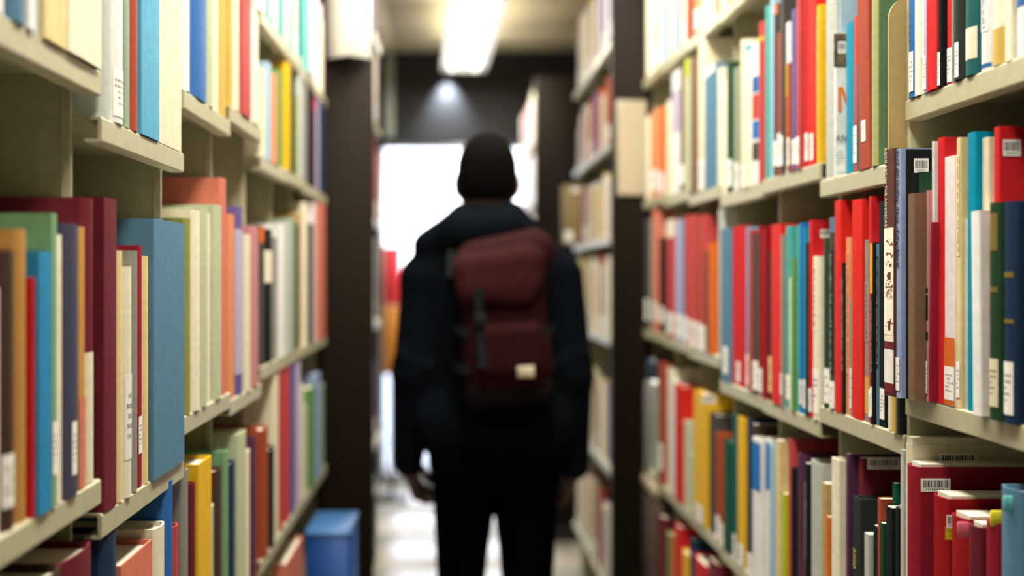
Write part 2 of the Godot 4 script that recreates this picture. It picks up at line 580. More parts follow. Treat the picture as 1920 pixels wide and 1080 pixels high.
func bounds(e: Array) -> AABB:
	if e[0] == 0:
		var r := maxf(e[3], e[4])
		var bb := AABB(e[1], Vector3.ZERO).expand(e[2])
		return bb.grow(r)
	var m: float = (e[2] as Vector3).length() if e[0] == 2 else maxf(e[2].x, maxf(e[2].y, e[2].z))
	return AABB(e[1] - Vector3.ONE * m, Vector3.ONE * m * 2)

func nets(st: SurfaceTool, prims: Array, cell: float, k: float) -> void:
	var bb := bounds(prims[0])
	for e in prims: bb = bb.merge(bounds(e))
	bb = bb.grow(cell * 3)
	var nx := int(bb.size.x / cell) + 2
	var ny := int(bb.size.y / cell) + 2
	var nz := int(bb.size.z / cell) + 2
	var far := 1.0
	var g := PackedFloat32Array()
	g.resize(nx * ny * nz)
	g.fill(far)
	var o := bb.position
	for e in prims:
		var eb := bounds(e).grow(k + cell * 2.5)
		var lo := ((eb.position - o) / cell).floor()
		var hi := ((eb.end - o) / cell).ceil()
		for z in range(maxi(int(lo.z), 0), mini(int(hi.z) + 1, nz)):
			for y in range(maxi(int(lo.y), 0), mini(int(hi.y) + 1, ny)):
				for x in range(maxi(int(lo.x), 0), mini(int(hi.x) + 1, nx)):
					var d := dist(o + Vector3(x, y, z) * cell, e)
					var i := (z * ny + y) * nx + x
					var c := g[i]
					if c >= far: g[i] = minf(d, far)
					else:
						var hh := maxf(k - absf(c - d), 0.0) / k
						g[i] = minf(c, d) - hh * hh * k * 0.25
	var at := PackedInt32Array()
	at.resize(g.size())
	at.fill(-1)
	var vs := PackedVector3Array()
	var ns := PackedVector3Array()
	var offs := [0, 1, nx, nx + 1, nx * ny, nx * ny + 1, nx * ny + nx, nx * ny + nx + 1]
	var edges := [[0, 1], [2, 3], [4, 5], [6, 7], [0, 2], [1, 3], [4, 6], [5, 7], [0, 4], [1, 5], [2, 6], [3, 7]]
	for z in nz - 1:
		for y in ny - 1:
			for x in nx - 1:
				var i := (z * ny + y) * nx + x
				var neg := 0
				for q in 8:
					if g[i + offs[q]] < 0: neg += 1
				if neg == 0 or neg == 8: continue
				var sum := Vector3.ZERO
				var cnt := 0
				for e in edges:
					var a := g[i + offs[e[0]]]
					var b := g[i + offs[e[1]]]
					if (a < 0) == (b < 0): continue
					var t := a / (a - b)
					sum += Vector3(e[0] & 1, (e[0] >> 1) & 1, e[0] >> 2).lerp(Vector3(e[1] & 1, (e[1] >> 1) & 1, e[1] >> 2), t)
					cnt += 1
				at[i] = vs.size()
				vs.append(o + (Vector3(x, y, z) + sum / cnt) * cell)
				ns.append(Vector3(g[i + offs[1]] + g[i + offs[3]] + g[i + offs[5]] + g[i + offs[7]] - g[i] - g[i + offs[2]] - g[i + offs[4]] - g[i + offs[6]],
					g[i + offs[2]] + g[i + offs[3]] + g[i + offs[6]] + g[i + offs[7]] - g[i] - g[i + offs[1]] - g[i + offs[4]] - g[i + offs[5]],
					g[i + offs[4]] + g[i + offs[5]] + g[i + offs[6]] + g[i + offs[7]] - g[i] - g[i + offs[1]] - g[i + offs[2]] - g[i + offs[3]]).normalized())
	var steps := [1, nx, nx * ny]
	for z in range(1, nz - 1):
		for y in range(1, ny - 1):
			for x in range(1, nx - 1):
				var i := (z * ny + y) * nx + x
				for ax in 3:
					if (g[i] < 0) == (g[i + steps[ax]] < 0): continue
					var u: int = steps[(ax + 1) % 3]
					var v: int = steps[(ax + 2) % 3]
					var q := [at[i], at[i - u], at[i - u - v], at[i - v]]
					if q.min() < 0: continue
					if g[i] < 0: q.reverse()
					for w in [0, 1, 2, 0, 2, 3]:
						st.set_normal(ns[q[w]])
						st.add_vertex(vs[q[w]])

func body(called: String, groups: Array, m: Material, parent: Node) -> MeshInstance3D:
	var st := SurfaceTool.new()
	st.begin(Mesh.PRIMITIVE_TRIANGLES)
	for gr in groups: nets(st, gr[0], gr[1], gr[2])
	return part(called, st.commit(), m, parent)

# ---------------------------------------------------------------- the scene
func _ready() -> void:
	rng.seed = 71
	view_and_light()
	room()
	bays()
	right_books()
	left_books()
	far_shelves()
	oddments()
	person()

func view_and_light() -> void:
	var cam := Camera3D.new()
	cam.name = "camera"
	cam.projection = Camera3D.PROJECTION_FRUSTUM
	cam.near = 0.05
	cam.far = 120.0
	cam.size = cam.near * 1080.0 / F
	cam.frustum_offset = Vector2((960.0 - VX) / F, -(540.0 - VY) / F) * cam.near
	cam.position = Vector3(0, EYE, 0)
	var at := CameraAttributesPhysical.new()
	at.frustum_focal_length = 35.0
	at.exposure_aperture = 1.8
	at.frustum_focus_distance = 1.13
	at.auto_exposure_enabled = false
	add_child(cam)
	cam.attributes = at
	cam.current = true
	var e := Environment.new()
	e.tonemap_mode = Environment.TONE_MAPPER_LINEAR
	e.tonemap_exposure = 1.1
	e.sdfgi_enabled = true
	e.ssao_enabled = true
	e.ssil_enabled = true
	var sky := Sky.new()
	var sm := ProceduralSkyMaterial.new()
	sm.sky_top_color = Color(0.78, 0.84, 0.95)
	sm.sky_horizon_color = Color(0.94, 0.96, 1.0)
	sm.ground_horizon_color = Color(0.8, 0.82, 0.85)
	sm.ground_bottom_color = Color(0.6, 0.6, 0.6)
	sm.sun_angle_max = 0.0
	sm.sky_energy_multiplier = 2.2
	sm.ground_energy_multiplier = 1.0
	sky.sky_material = sm
	e.background_mode = Environment.BG_SKY
	e.sky = sky
	var we := WorldEnvironment.new()
	we.name = "environment"
	we.environment = e
	add_child(we)
	# strip lights along the aisle; only the furthest is in the frame
	strip_light(Vector3(0.09, 2.70, -0.75), 1.5, "white strip light over the near end of the aisle")
	strip_light(Vector3(0.09, 2.70, -2.15), 1.3, "white strip light over the middle of the aisle")
	strip_light(Vector3(0.09, 2.66, -5.2), 1.6, "bright white strip light hanging before the dark far wall", 0.034)

func strip_light(at: Vector3, length: float, label: String, turn := 0.0) -> void:
	var o := thing("ceiling_light", label, "ceiling light", at, "strip lights over the aisle")
	o.rotation.y = turn
	var white := mat("fitting", Color(0.9, 0.9, 0.88), 0.4)
	for x in [-1, 1]:
		part("reflector", prism(PackedVector2Array([Vector2(x * 0.14, 0.0), Vector2(x * 0.13, 0.012), Vector2(x * 0.05, 0.06), Vector2(x * 0.05, 0.066), Vector2(x * 0.14, 0.006)]), -length / 2, length / 2), white, o)
	var glow := StandardMaterial3D.new()
	glow.albedo_color = Color(1, 1, 1)
	glow.emission_enabled = true
	glow.emission = Color(1.0, 0.98, 0.93)
	glow.emission_energy_multiplier = 2.5
	for x in [-0.075, 0.075]:
		var c := CylinderMesh.new()
		c.top_radius = 0.019
		c.bottom_radius = 0.019
		c.height = length - 0.06
		c.radial_segments = 16
		var t := part("tube", c, glow, o, Vector3(x, 0.012, 0))
		t.rotation.x = PI / 2
		for e in [-1, 1]:
			part("tube_holder", box(Vector3(0.03, 0.05, 0.02)), white, t, Vector3(0, e * (length / 2 - 0.02), 0))
	for i in 9:
		part("louvre_blade", box(Vector3(0.22, 0.022, 0.004)), white, o, Vector3(0, 0.022, lerpf(-length / 2 + 0.1, length / 2 - 0.1, i / 8.0)))
	for e in [-1, 1]:
		part("end_plate", prism(PackedVector2Array([Vector2(-0.14, 0.0), Vector2(-0.05, 0.066), Vector2(0.05, 0.066), Vector2(0.14, 0.0)]), -0.003, 0.003), white, o, Vector3(0, 0, e * length / 2))
		part("hanger", box(Vector3(0.008, 2.88 - at.y - 0.06, 0.008)), white, o, Vector3(0, 0.06 + (2.88 - at.y - 0.06) / 2, e * length * 0.35))
	var l := AreaLight3D.new()
	l.name = "strip_glow"
	l.area_size = Vector2(0.24, length - 0.06)
	l.light_color = Color(1.0, 0.97, 0.90)
	l.light_energy = 4.0
	l.area_range = 12.0
	l.area_attenuation = 2.0
	l.shadow_enabled = true
	l.rotation.x = -PI / 2
	l.position = Vector3(0, -0.012, 0)
	o.add_child(l)
	# the open top lets the tubes light the ceiling too
	part("upper_diffuser", box(Vector3(0.098, 0.004, length - 0.02)), glow, o, Vector3(0, 0.062, 0))
	var u := l.duplicate() as AreaLight3D
	u.name = "ceiling_glow"
	u.area_size = Vector2(0.095, length - 0.06)
	u.light_energy = 0.5
	u.rotation.x = PI / 2
	u.position = Vector3(0, 0.067, 0)
	o.add_child(u)

func room() -> void:
	var wall := mat("plaster", Color.html("#cfc7b2"), 0.85, 0.0, 0.06)
	var dark := mat("dark_wall", Color.html("#1d1d1f"), 0.8, 0.0, 0.1)
	var zb := -6.4
	# floor of pale polished tiles
	var fl := structure("floor", box(Vector3(5.0, 0.06, 9.4)), mat("grout", Color.html("#8f8a80"), 0.8), Vector3(0, -0.034, -2.3))
	var tiles := []
	for i in 3:
		var m := mat("tile%d" % i, [Color.html("#d6cdbf"), Color.html("#dcd6cc"), Color.html("#cfc7bb")][i], 0.16, 0.0, 0.08)
		tiles.append(m)
	var tm := bevel_box(Vector3(0.596, 0.012, 0.596), 0.0015)
	for iz in 15:
		for ix in 4:
			part("tile", tm, tiles[rng.randi() % 3], fl, Vector3(-0.9 + 0.6 * ix, 0.028, -3.75 + 0.6 * iz + 0.0))
	# ceiling of beige panels on a metal grid
	var ce := structure("ceiling", box(Vector3(5.0, 0.06, 9.4)), mat("grid_metal", Color.html("#d9d4c8"), 0.5), Vector3(0, 2.914, -2.3))
	var pm := bevel_box(Vector3(0.585, 0.02, 0.585), 0.004)
	var pmat := mat("ceiling_panel", Color.html("#d6caa9"), 0.9, 0.0, 0.08)
	for iz in 15:
		for ix in 7:
			part("panel", pm, pmat, ce, Vector3(-1.88 + 0.6 * ix, -0.034, -3.8 + 0.6 * iz))
	structure("wall_left", box(Vector3(0.1, 2.95, 9.4)), wall, Vector3(-2.4, 1.475, -2.3))
	structure("wall_right", box(Vector3(0.1, 2.95, 9.4)), wall, Vector3(2.4, 1.475, -2.3))
	structure("wall_front", box(Vector3(5.0, 2.95, 0.1)), wall, Vector3(0, 1.475, 2.35))
	# the dark far wall, with the doorway cut out
	var xl := -0.492
	var xr := 0.62
	var top := EYE + hp(268, 6.4)
	var wb := Node3D.new()
	wb.name = "wall_back"
	wb.set_meta("kind", "structure")
	add_child(wb)
	part("wall_side", box(Vector3(2.4 + xl, 2.95, 0.14)), dark, wb, Vector3((-2.4 + xl) / 2, 1.475, zb - 0.07))
	part("wall_side", box(Vector3(2.4 - xr, 2.95, 0.14)), dark, wb, Vector3((2.4 + xr) / 2, 1.475, zb - 0.07))
	part("lintel", box(Vector3(xr - xl, 2.95 - top, 0.14)), dark, wb, Vector3((xl + xr) / 2, (2.95 + top) / 2, zb - 0.07))
	# glazed door
	var steel := mat("door_steel", Color.html("#b9bcc0"), 0.35, 0.6)
	var d := Node3D.new()
	d.name = "door_1"
	d.set_meta("kind", "structure")
	d.position = Vector3((xl + xr) / 2, 0, zb - 0.05)
	add_child(d)
	var w := xr - xl
	for s in [-1, 1]:
		part("door_stile", bevel_box(Vector3(0.03, top, 0.05), 0.003), steel, d, Vector3(s * (w / 2 - 0.015), top / 2, 0))
	part("door_rail", bevel_box(Vector3(w - 0.06, 0.03, 0.05), 0.003), steel, d, Vector3(0, top - 0.015, 0))
	part("door_rail", bevel_box(Vector3(w - 0.06, 0.06, 0.05), 0.003), steel, d, Vector3(0, 0.03, 0))
	var glass := StandardMaterial3D.new()
	glass.transparency = BaseMaterial3D.TRANSPARENCY_ALPHA
	glass.albedo_color = Color(0.95, 0.98, 1.0, 0.08)
	glass.roughness = 0.02
	part("glass_pane", box(Vector3(w - 0.06, top - 0.09, 0.008)), glass, d, Vector3(0, 0.06 + (top - 0.09) / 2, 0))
	part("push_bar", bevel_box(Vector3(w - 0.1, 0.04, 0.03), 0.006), steel, d, Vector3(0, 1.0, 0.045))
	# pale paving in daylight beyond the door
	structure("pavement_outside", box(Vector3(30, 0.1, 30)), mat("paving", Color.html("#d4d4d2"), 0.8, 0.0, 0.1), Vector3(0, -0.08, -22.1))
	# a narrow pale duct on the dark wall, left of the door
	var o := thing("wall_duct", "narrow pale grey duct running down the dark wall above the glass door", "duct", Vector3(-0.425, 0, zb + 0.03))
	part("duct", bevel_box(Vector3(0.06, 2.86 - top - 0.02, 0.05), 0.004), mat("duct", Color.html("#8f988e"), 0.6), o, Vector3(0, (2.86 + top) / 2 + 0.02, 0))
	# a small downlight that washes the wall
	var x := (838.0 - VX) * 6.3 / F
	var lamp := thing("wall_downlight", "small lamp throwing a fan of light down the dark far wall", "wall lamp", Vector3(x, EYE + hp(128, 6.3), zb + 0.10))
	part("shade", lathe([Vector2(0.0, 0.05), Vector2(0.02, 0.05), Vector2(0.035, 0.02), Vector2(0.035, -0.02), Vector2(0.03, -0.02), Vector2(0.03, 0.02), Vector2(0.0, 0.03)]), mat("lamp_black", Color(0.05, 0.05, 0.05), 0.5), lamp)
	part("arm", box(Vector3(0.02, 0.02, 0.10)), mat("lamp_black", Color(0.05, 0.05, 0.05), 0.5), lamp, Vector3(0, 0.03, -0.05))
	var glow := StandardMaterial3D.new()
	glow.emission_enabled = true
	glow.emission = Color(0.9, 0.95, 1.0)
	glow.emission_energy_multiplier = 1.5
	var bulb := SphereMesh.new()
	bulb.radius = 0.018
	bulb.height = 0.036
	part("bulb", bulb, glow, lamp, Vector3(0, 0.005, 0))
	var s := SpotLight3D.new()
	s.name = "downlight_beam"
	s.light_color = Color(0.9, 0.95, 1.0)
	s.light_energy = 1.7
	s.spot_angle = 42.0
	s.spot_angle_attenuation = 1.0
	s.spot_range = 12.0
	s.spot_attenuation = 2.0
	s.light_size = 0.02
	s.shadow_enabled = true
	s.position = Vector3(0, -0.03, -0.03)
	s.rotation = Vector3(-PI / 2 + 0.25, 0, 0)
	lamp.add_child(s)

const BAYN := ["nearest", "second", "third", "fourth", "fifth", "sixth", "furthest"]
var rz := []
var lz := []
const RS := [[0.58, 0.211, -0.145, -0.50, -0.86], [0.52, 0.1406, -0.1955, -0.55, -0.90], [0.545, 0.168, -0.2185, -0.56, -0.92], [0.54, 0.163, -0.215, -0.555, -0.92], [0.545, 0.185, -0.168, -0.55, -0.92], [0.55, 0.2, -0.16, -0.55, -0.92], [0.56, 0.213, -0.155, -0.55, -0.92]]
const LS := [[0.56, 0.205, -0.2055, -0.60, -0.95], [0.55, 0.16, -0.242, -0.60, -0.95], [0.6, 0.245, -0.187, -0.56, -0.93], [0.6, 0.27, -0.2, -0.56, -0.93], [0.49, 0.22, -0.17, -0.53, -0.90], [0.49, 0.225, -0.17, -0.53, -0.90], [0.49, 0.22, -0.17, -0.53, -0.90]]

func bays() -> void:
	var steel := mat("shelf_steel", Color.html("#b4b194"), 0.42, 0.0, 0.07)
	for x in [2010.0, 1697.0, 1537.0, 1430.0, 1350.0, 1291.0, 1244.0, 1206.0]: rz.append(zr(x))
	for x in [-63.0, 190.0, 345.0, 432.0, 490.0, 536.0, 571.0, 612.0]: lz.append(zl(x))
	for i in 7:
		bay(1, RF, rz[i], rz[i + 1], RS[i], 2.25, "steel_book_bay", "grey-green steel shelf bay on the right, %s of seven" % BAYN[i], steel)
	for i in 7:
		bay(-1, LF, lz[i], lz[i + 1], LS[i], 2.25, "steel_book_bay", "grey-green steel shelf bay on the left, %s of seven" % BAYN[i], steel)

func rrow(i: int, shelf: int, list: Array) -> void:
	shelf_row(1, RS[i][shelf], list, "%s shelf, %s right bay" % [["top", "upper", "middle", "lower", "bottom"][shelf], BAYN[i]], "books on the right shelves")

func lrow(i: int, shelf: int, list: Array) -> void:
	shelf_row(-1, LS[i][shelf], list, "%s shelf, %s left bay" % [["top", "upper", "middle", "lower", "bottom"][shelf], BAYN[i]], "books on the left shelves")

func right_books() -> void:
	var W := Color(0.92, 0.92, 0.9)
	var K := Color(0.08, 0.08, 0.14)
	# --- nearest bay
	rrow(0, 1, [
		[1704, 1707, -262, "black", {"r": 0.0, "tx": [-60, 80, "white"]}], [1707, 1717, -270, "blue", {"r": -2.0, "l": [97, 172]}], [1717, 1728, -265, "ivory", {"r": -2.0}], [1728, 1734, -250, "white", {"tx": [-40, 110]}], [1734, 1741, -255, "lavender", {"l": [105, 168]}],
		[1741, 1761, -280, "red", {"flat": true}], [1761, 1767, -270, "black", {"l": [98, 160]}], [1767, 1785, -285, "red", {"l": [90, 154, 0.5], "r": 2.0}], [1785, 1789, -240, "grey"], [1789, 1808, -290, "charcoal", {"l": [80, 145, 0.4]}],
		[1809, 1831, -280, "dark_teal", {"b": [[53, 112, "ivory"]], "d": "dark teal book with wide cream spine label"}], [1832, 1852, -270, "white", {"b": [[120, 128, "blue"]], "tx": [-60, 60]}],
		[1853, 1882, -275, "ivory", {"b": [[54, 130, "mustard"]], "d": "thick cream book with mustard lower spine"}], [1883, 1896, -260, "ivory"], [1897, 1925, -270, "white", {"b": [[-6, 12, "blue"], [105, 112, "blue"]]}], [1926, 1950, -280, "cream"], [1951, 1985, -280, "dark_teal"]])
	rrow(0, 2, [
		[1700, 1719, 280, "chestnut", {"r": -27.0, "b": [[427, 640, "ivory"], [640, 655, "maroon"], [655, 718, "white"], [718, 737, "maroon"]], "fig": [430, 628], "s": [["ROCK ART IN THE AMERICAS", 0.0075, Color(0.85, 0.8, 0.7), 350.0, -0.3]], "d": "chestnut brown book with maroon rock drawings", "f": "gloss", "flat": true}],
		[1719, 1728, 279, "periwinkle", {"r": -25.0, "l": [670, 732], "s": [["Rock Art Studies: News of the World", 0.0085, K, 390.0, -0.05]], "d": "periwinkle book with blue spine lettering", "hard": false}],
		[1728, 1731, 280, "black", {"r": -19.0, "c": [1713, 1741, 297, 324], "d": "black book with white barcode slip"}],
		[1731, 1734, 322, "dark_green", {"r": -6.0, "dep": 0.2}],
		[1734, 1746, 363, "brown", {"r": -20.0, "f": "cloth", "d": "worn brown cloth-bound book", "dep": 0.2}],
		[1746, 1750, 357, "pink", {"r": -6.0, "l": [677, 738], "b": [[540, 548, "black"], [553, 600, "black"], [622, 638, "black"]], "d": "pink book with black spine blocks"}],
		[1750, 1753.5, 265, "white", {"r": -2.0}], [1753.5, 1757, 417, "crimson", {"r": -8.0, "lean": 1.5}],
		[1757, 1770, 258, "red", {"r": 0.0, "flat": true}],
		[1770, 1791, 293, "pale_pink", {"r": 0.0, "b": [[633, 687, "orange"], [748, 762, "orange"]], "l": [687, 750, 0.9], "d": "pale pink book with orange spine band", "flat": true}],
		[1791, 1799, 258, "pale_yellow", {"r": 1.0, "tx": [290, 480], "l": [678, 745]}], [1799, 1809, 410, "light_grey", {"r": 4.0}],
		[1809.5, 1826, 248, "teal", {"r": 2.0, "flat": true, "d": "bright teal book with plain spine"}],
		[1826, 1839, 258, "cream", {"r": 8.0}], [1839, 1856, 395, "white", {"r": -9.0, "flat": true, "lean": -1.0, "d": "plain white book tilting a little"}],
		[1857, 1868, 238, "red", {"r": 3.0, "c": [1880, 1914, 262, 293], "d": "red book with barcode slip", "flat": true}],
		[1868, 1889, 380, "dark_green", {"r": -10.0, "f": "cloth", "gold": [[400, 470], [538, 548]], "l": [672, 762, 0.8, "cream"], "d": "dark green cloth book with gilt bands"}],
		[1889, 1914, 378, "navy", {"r": -7.0, "f": "cloth", "gold": [[510, 520], [598, 606]], "l": [678, 777, 0.72], "d": "navy cloth book with gilt bands"}],
		[1914, 1936, 232, "black", {"tx": [280, 420, "mustard"]}], [1937, 1960, 300, "grey"], [1961, 1995, 260, "red"]])
	rrow(0, 3, [
		[1700, 1706, 843, "light_grey", {"r": -8.0, "d": "worn grey taped book"}], [1706.5, 1719, 832, "cream", {"r": -6.0, "swollen": true, "c": [1760, 1832, 850, 875], "d": "cream book with wide barcode slip"}],
		[1719.5, 1742, 872, "crimson", {"r": -16.0, "swollen": true, "c": [1726, 1782, 897, 922], "d": "large crimson book with barcode slip", "dep": 0.2}],
		[1752, 1782, 930, "dark_red", {"r": -6.0, "swollen": true, "y": [1772, 1800, 987, 1012], "c": [1774, 1798, 965, 990], "f": "cloth", "d": "red cloth book with rounded taped spine", "dep": 0.19}],
		[1790, 1822, 968, "dark_red", {"r": -8.0, "swollen": true, "c": [1830, 1860, 1004, 1028], "dep": 0.18, "d": "short dark red book"}],
		[1824, 1846, 985, "maroon", {"r": -8.0, "swollen": true}], [1850, 1872, 978, "crimson", {"r": -4.0, "swollen": true, "f": "cloth"}], [1884, 1925, 915, "slate_blue", {"r": -8.0}], [1926, 1990, 960, "teal"]])
	# --- second bay
	rrow(1, 1, [
		[1541, 1560, -300, "light_grey", {"r": 2.0, "f": "cloth"}], [1560.5, 1563, -330, "pale_blue", {"r": 10.0, "dep": 0.23}], [1563.5, 1567, 62, "white", {"r": 0.0, "dep": 0.2, "c": [1571, 1586, 78, 100], "b": [], "d": "white paperback with orange initial on cover"}],
		[1584.5, 1598, 42, "teal", {"r": 1.0, "flat": true}], [1598.5, 1606, 30, "dusty_red", {"l": [236, 305], "r": 1.0}], [1606.5, 1611, 122, "dark_teal", {"r": 0.0, "lean": -0.6}], [1611.5, 1632, -310, "brick_red", {"l": [225, 265, 0.4], "lean": -1.6, "r": -1.0, "flat": true}],
		[1634, 1646, -330, "sage_green", {"r": -2.0, "f": "cloth", "dep": 0.23, "b": [[-250, 330, "moss"]], "d": "tall green cloth atlas with pale worn spine"}]])
	rrow(1, 2, [
		[1542, 1554, 446, "dark_green", {"l": [690, 755, 0.95]}], [1554.5, 1565, 407, "dark_grey", {"b": [[407, 437, "slate_blue"]], "tx": [470, 700, "light_grey"], "l": [714, 765]}], [1565.5, 1578, 376, "scarlet", {"flat": true}], [1578.5, 1583, 493, "black", {"tx": [520, 700, "white"]}],
		[1583, 1592, 445, "peach", {"tx": [470, 700]}], [1592, 1596, 560, "grey", {"l": [690, 765]}], [1596.5, 1616, 374, "scarlet", {"flat": true, "d": "thick scarlet book with plain spine"}], [1616.5, 1628, 450, "grey", {"b": [[706, 775, "mustard"]], "tx": [530, 640]}],
		[1628.5, 1634, 368, "red", {"l": [730, 782]}], [1634.5, 1639, 455, "black", {"b": [[455, 550, "yellow"]], "tx": [560, 700, "white"], "l": [725, 780]}], [1639.5, 1644, 457, "slate_blue", {"tx": [480, 690, "white"]}],
		[1644.5, 1659, 377, "black", {"l": [728, 786, 0.6], "flat": true, "d": "tall glossy black book with white call label"}], [1660, 1675, 470, "cream"], [1675.5, 1684, 480, "mustard"], [1684.5, 1691, 470, "charcoal"]])
	rrow(1, 3, [
		[1541, 1549, 905, "tan"], [1549.5, 1555, 968, "orange"], [1555.5, 1561, 950, "dark_teal"], [1562, 1577, 860, "ivory", {"r": -3.0, "flat": true, "d": "cream-spined book standing proud of its row"}], [1577.5, 1583, 850, "purple", {"r": 6.0, "dep": 0.2}],
		[1590, 1598, 858, "maroon", {"r": 14.0, "c": [1626, 1688, 858, 880], "dep": 0.22, "d": "dark maroon book with shaded barcode slip"}], [1598.5, 1613, 933, "charcoal", {"flat": true, "s": [["ANDA", 0.011, Color(0.72, 0.68, 0.2), 1050.0, -0.2]], "d": "dark green book with yellow spine letters"}], [1624, 1633, 1000, "light_grey"], [1633.5, 1641, 985, "black"], [1641.5, 1649, 934, "brick_red"],
		[1649.5, 1657, 980, "dark_green"], [1657.5, 1664, 905, "bottle_green", {"r": 10.0, "dep": 0.2}], [1664.5, 1676, 950, "black", {"f": "cloth"}], [1676.5, 1693, 953, "black", {"swollen": true, "d": "black book with white page tops"}]])
	# --- third bay
	rrow(2, 1, [
		[1432, 1440, 12, "sea_green", {"r": 0.0}], [1440.5, 1448, -330, "pale_blue", {"r": 1.0}], [1448.5, 1455, 8, "dark_grey", {"b": [[8, 28, "salmon"]], "l": [265, 312]}], [1455.5, 1464, 62, "brick_red", {"l": [250, 312]}], [1464.5, 1471, -300, "dark_grey", {"l": [255, 310]}], [1471.5, 1477, 42, "white", {"b": [[120, 180, "yellow"], [180, 260, "orange"]]}],
		[1477.5, 1483, 118, "rust", {"l": [258, 310]}], [1483.5, 1496, 18, "violet", {"l": [262, 308]}], [1496.5, 1503, -310, "dusty_red", {"l": [256, 308]}], [1503.5, 1512, -300, "red", {"l": [250, 302]}], [1512.5, 1529, -320, "scarlet", {"flat": true, "l": [250, 300, 0.4]}], [1529.5, 1535.5, 10, "yellow", {"tx": [30, 260]}]])
	rrow(2, 2, [
		[1432, 1437, 430, "dark_red"], [1437.5, 1447, 470, "charcoal", {"l": [668, 735, 1.0, "pale_yellow"]}], [1447.5, 1466, 420, "scarlet", {"flat": true}], [1466.5, 1471, 440, "grey", {"l": [700, 740]}], [1471.5, 1480, 424, "sea_green", {"l": [702, 748], "r": -1.0}], [1480.5, 1485, 520, "ivory"],
		[1485.5, 1492, 484, "green", {"r": -3.0}], [1492.5, 1497, 422, "sea_green"], [1497.5, 1503, 418, "bright_blue", {"l": [712, 758]}], [1503.5, 1506, 520, "dark_brown"], [1506.5, 1512, 425, "teal", {"l": [712, 765]}], [1512.5, 1517, 455, "charcoal"],
		[1517.5, 1524, 413, "red", {"c": [1538, 1556, 430, 446], "l": [728, 772]}], [1524.5, 1536, 480, "ivory", {"tx": [500, 620], "l": [690, 775]}]])
	rrow(2, 3, [
		[1431, 1438, 822, "white", {"b": [[830, 918, "bright_blue"]], "d": "white book with bright blue upper spine"}], [1438.5, 1451, 836, "pale_blue"], [1451.5, 1456, 870, "charcoal"], [1456.5, 1463, 825, "pale_yellow", {"r": -2.0}], [1463.5, 1470, 925, "lime"], [1470.5, 1480, 824, "dusty_red", {"r": 4.0}], [1480.5, 1491, 878, "black"], [1492, 1504, 852, "purple"],
		[1504.5, 1508, 940, "orange"], [1508.5, 1514, 868, "black", {"tx": [900, 1060, "white"]}], [1514.5, 1534, 865, "light_grey", {"d": "grey book in a shiny plastic wrapper", "f": "gloss"}]])
	# --- fourth bay
	rrow(3, 1, [
		[1352, 1360, 150, "ivory"], [1360.5, 1371, 118, "dark_green", {"l": [300, 350]}], [1371.5, 1380, 128, "sage", {"l": [305, 356]}], [1380.5, 1388, 130, "brown"], [1388.5, 1396, 75, "cream", {"l": [310, 352]}], [1396.5, 1408, 78, "ivory", {"b": [[86, 98, "sky_blue"]]}],
		[1408.5, 1420, 85, "white", {"b": [[145, 175, "blue"], [178, 225, "dusty_red"], [228, 262, "bright_blue"], [268, 302, "dark_grey"]], "d": "white book with striped spine"}], [1420.5, 1429, 42, "dusty_red", {"b": [[70, 78, "yellow"]]}]])
	rrow(3, 2, [
		[1352, 1371, 428, "slate_blue", {"l": [650, 700, 0.5], "flat": true, "d": "thick grey-blue book with plain spine"}], [1371.5, 1394, 424, "red", {"flat": true, "l": [678, 716, 0.3], "d": "thick bright red book with plain spine"}], [1394.5, 1405, 426, "sky_blue", {"l": [664, 722]}], [1405.5, 1410, 430, "dusty_red"], [1410.5, 1422, 438, "dark_grey", {"l": [676, 730]}], [1422.5, 1429, 424, "dark_red", {"l": [690, 735]}]])
	rrow(3, 3, [
		[1352, 1357, 815, "rust", {"l": [980, 1040]}], [1357.5, 1370, 826, "bottle_green", {"flat": true}], [1370.5, 1382, 778, "dark_teal", {"l": [1000, 1055, 0.5]}], [1382.5, 1395, 783, "yellow", {"flat": true, "l": [1020, 1075]}], [1395.5, 1407, 785, "navy", {"l": [1035, 1080]}], [1407.5, 1413, 795, "dark_brown"], [1413.5, 1429, 822, "white", {"b": [[830, 920, "bright_blue"]], "flat": true, "d": "thick white book with bright blue spine panel"}]])
	# --- fifth, sixth and furthest bays
	rrow(4, 1, [[1293, 1307, 108, "brown"], [1307.5, 1320, 76, "cream", {"r": -2.0, "l": [300, 355], "d": "large cream book with pale label", "dep": 0.23}], [1320.5, 1341, 125, "slate_blue", {"flat": true, "r": 0.0, "b": [[125, 140, "white"]]}], [1341.5, 1348, 128, "ivory"]])
	rrow(4, 2, [[1293, 1304, 403, "dusty_red", {"l": [600, 655]}], [1304.5, 1312, 410, "brick_red", {"l": [604, 660]}], [1312.5, 1322, 403, "dusty_red", {"l": [610, 665]}], [1322.5, 1326, 470, "dark_brown"], [1326.5, 1338, 455, "orange"], [1338.5, 1348, 392, "light_grey", {"r": 6.0}]])
	rrow(4, 3, [[1293, 1302, 850, "pale_green"], [1302.5, 1325, 735, "yellow", {"r": -3.0, "flat": true, "l": [945, 990, 0.6], "c": [1316, 1342, 742, 756], "d": "big bright yellow book", "dep": 0.23}], [1325.5, 1339, 776, "dark_grey", {"l": [1000, 1040]}], [1339.5, 1348, 812, "rust", {"l": [965, 1010]}]])
	rrow(4, 4, [[1293, 1300, 1010, "navy"], [1300.5, 1325, 1050, "red"], [1325.5, 1346, 1050, "maroon"]])
	rrow(5, 1, [[1246, 1256, 190, "cream"], [1256.5, 1273, 135, "white", {"b": [[170, 250, "lavender"]]}], [1273.5, 1282, 130, "brown", {"l": [310, 345]}], [1282.5, 1289, 112, "pale_green", {"b": [[112, 145, "lime"]]}]])
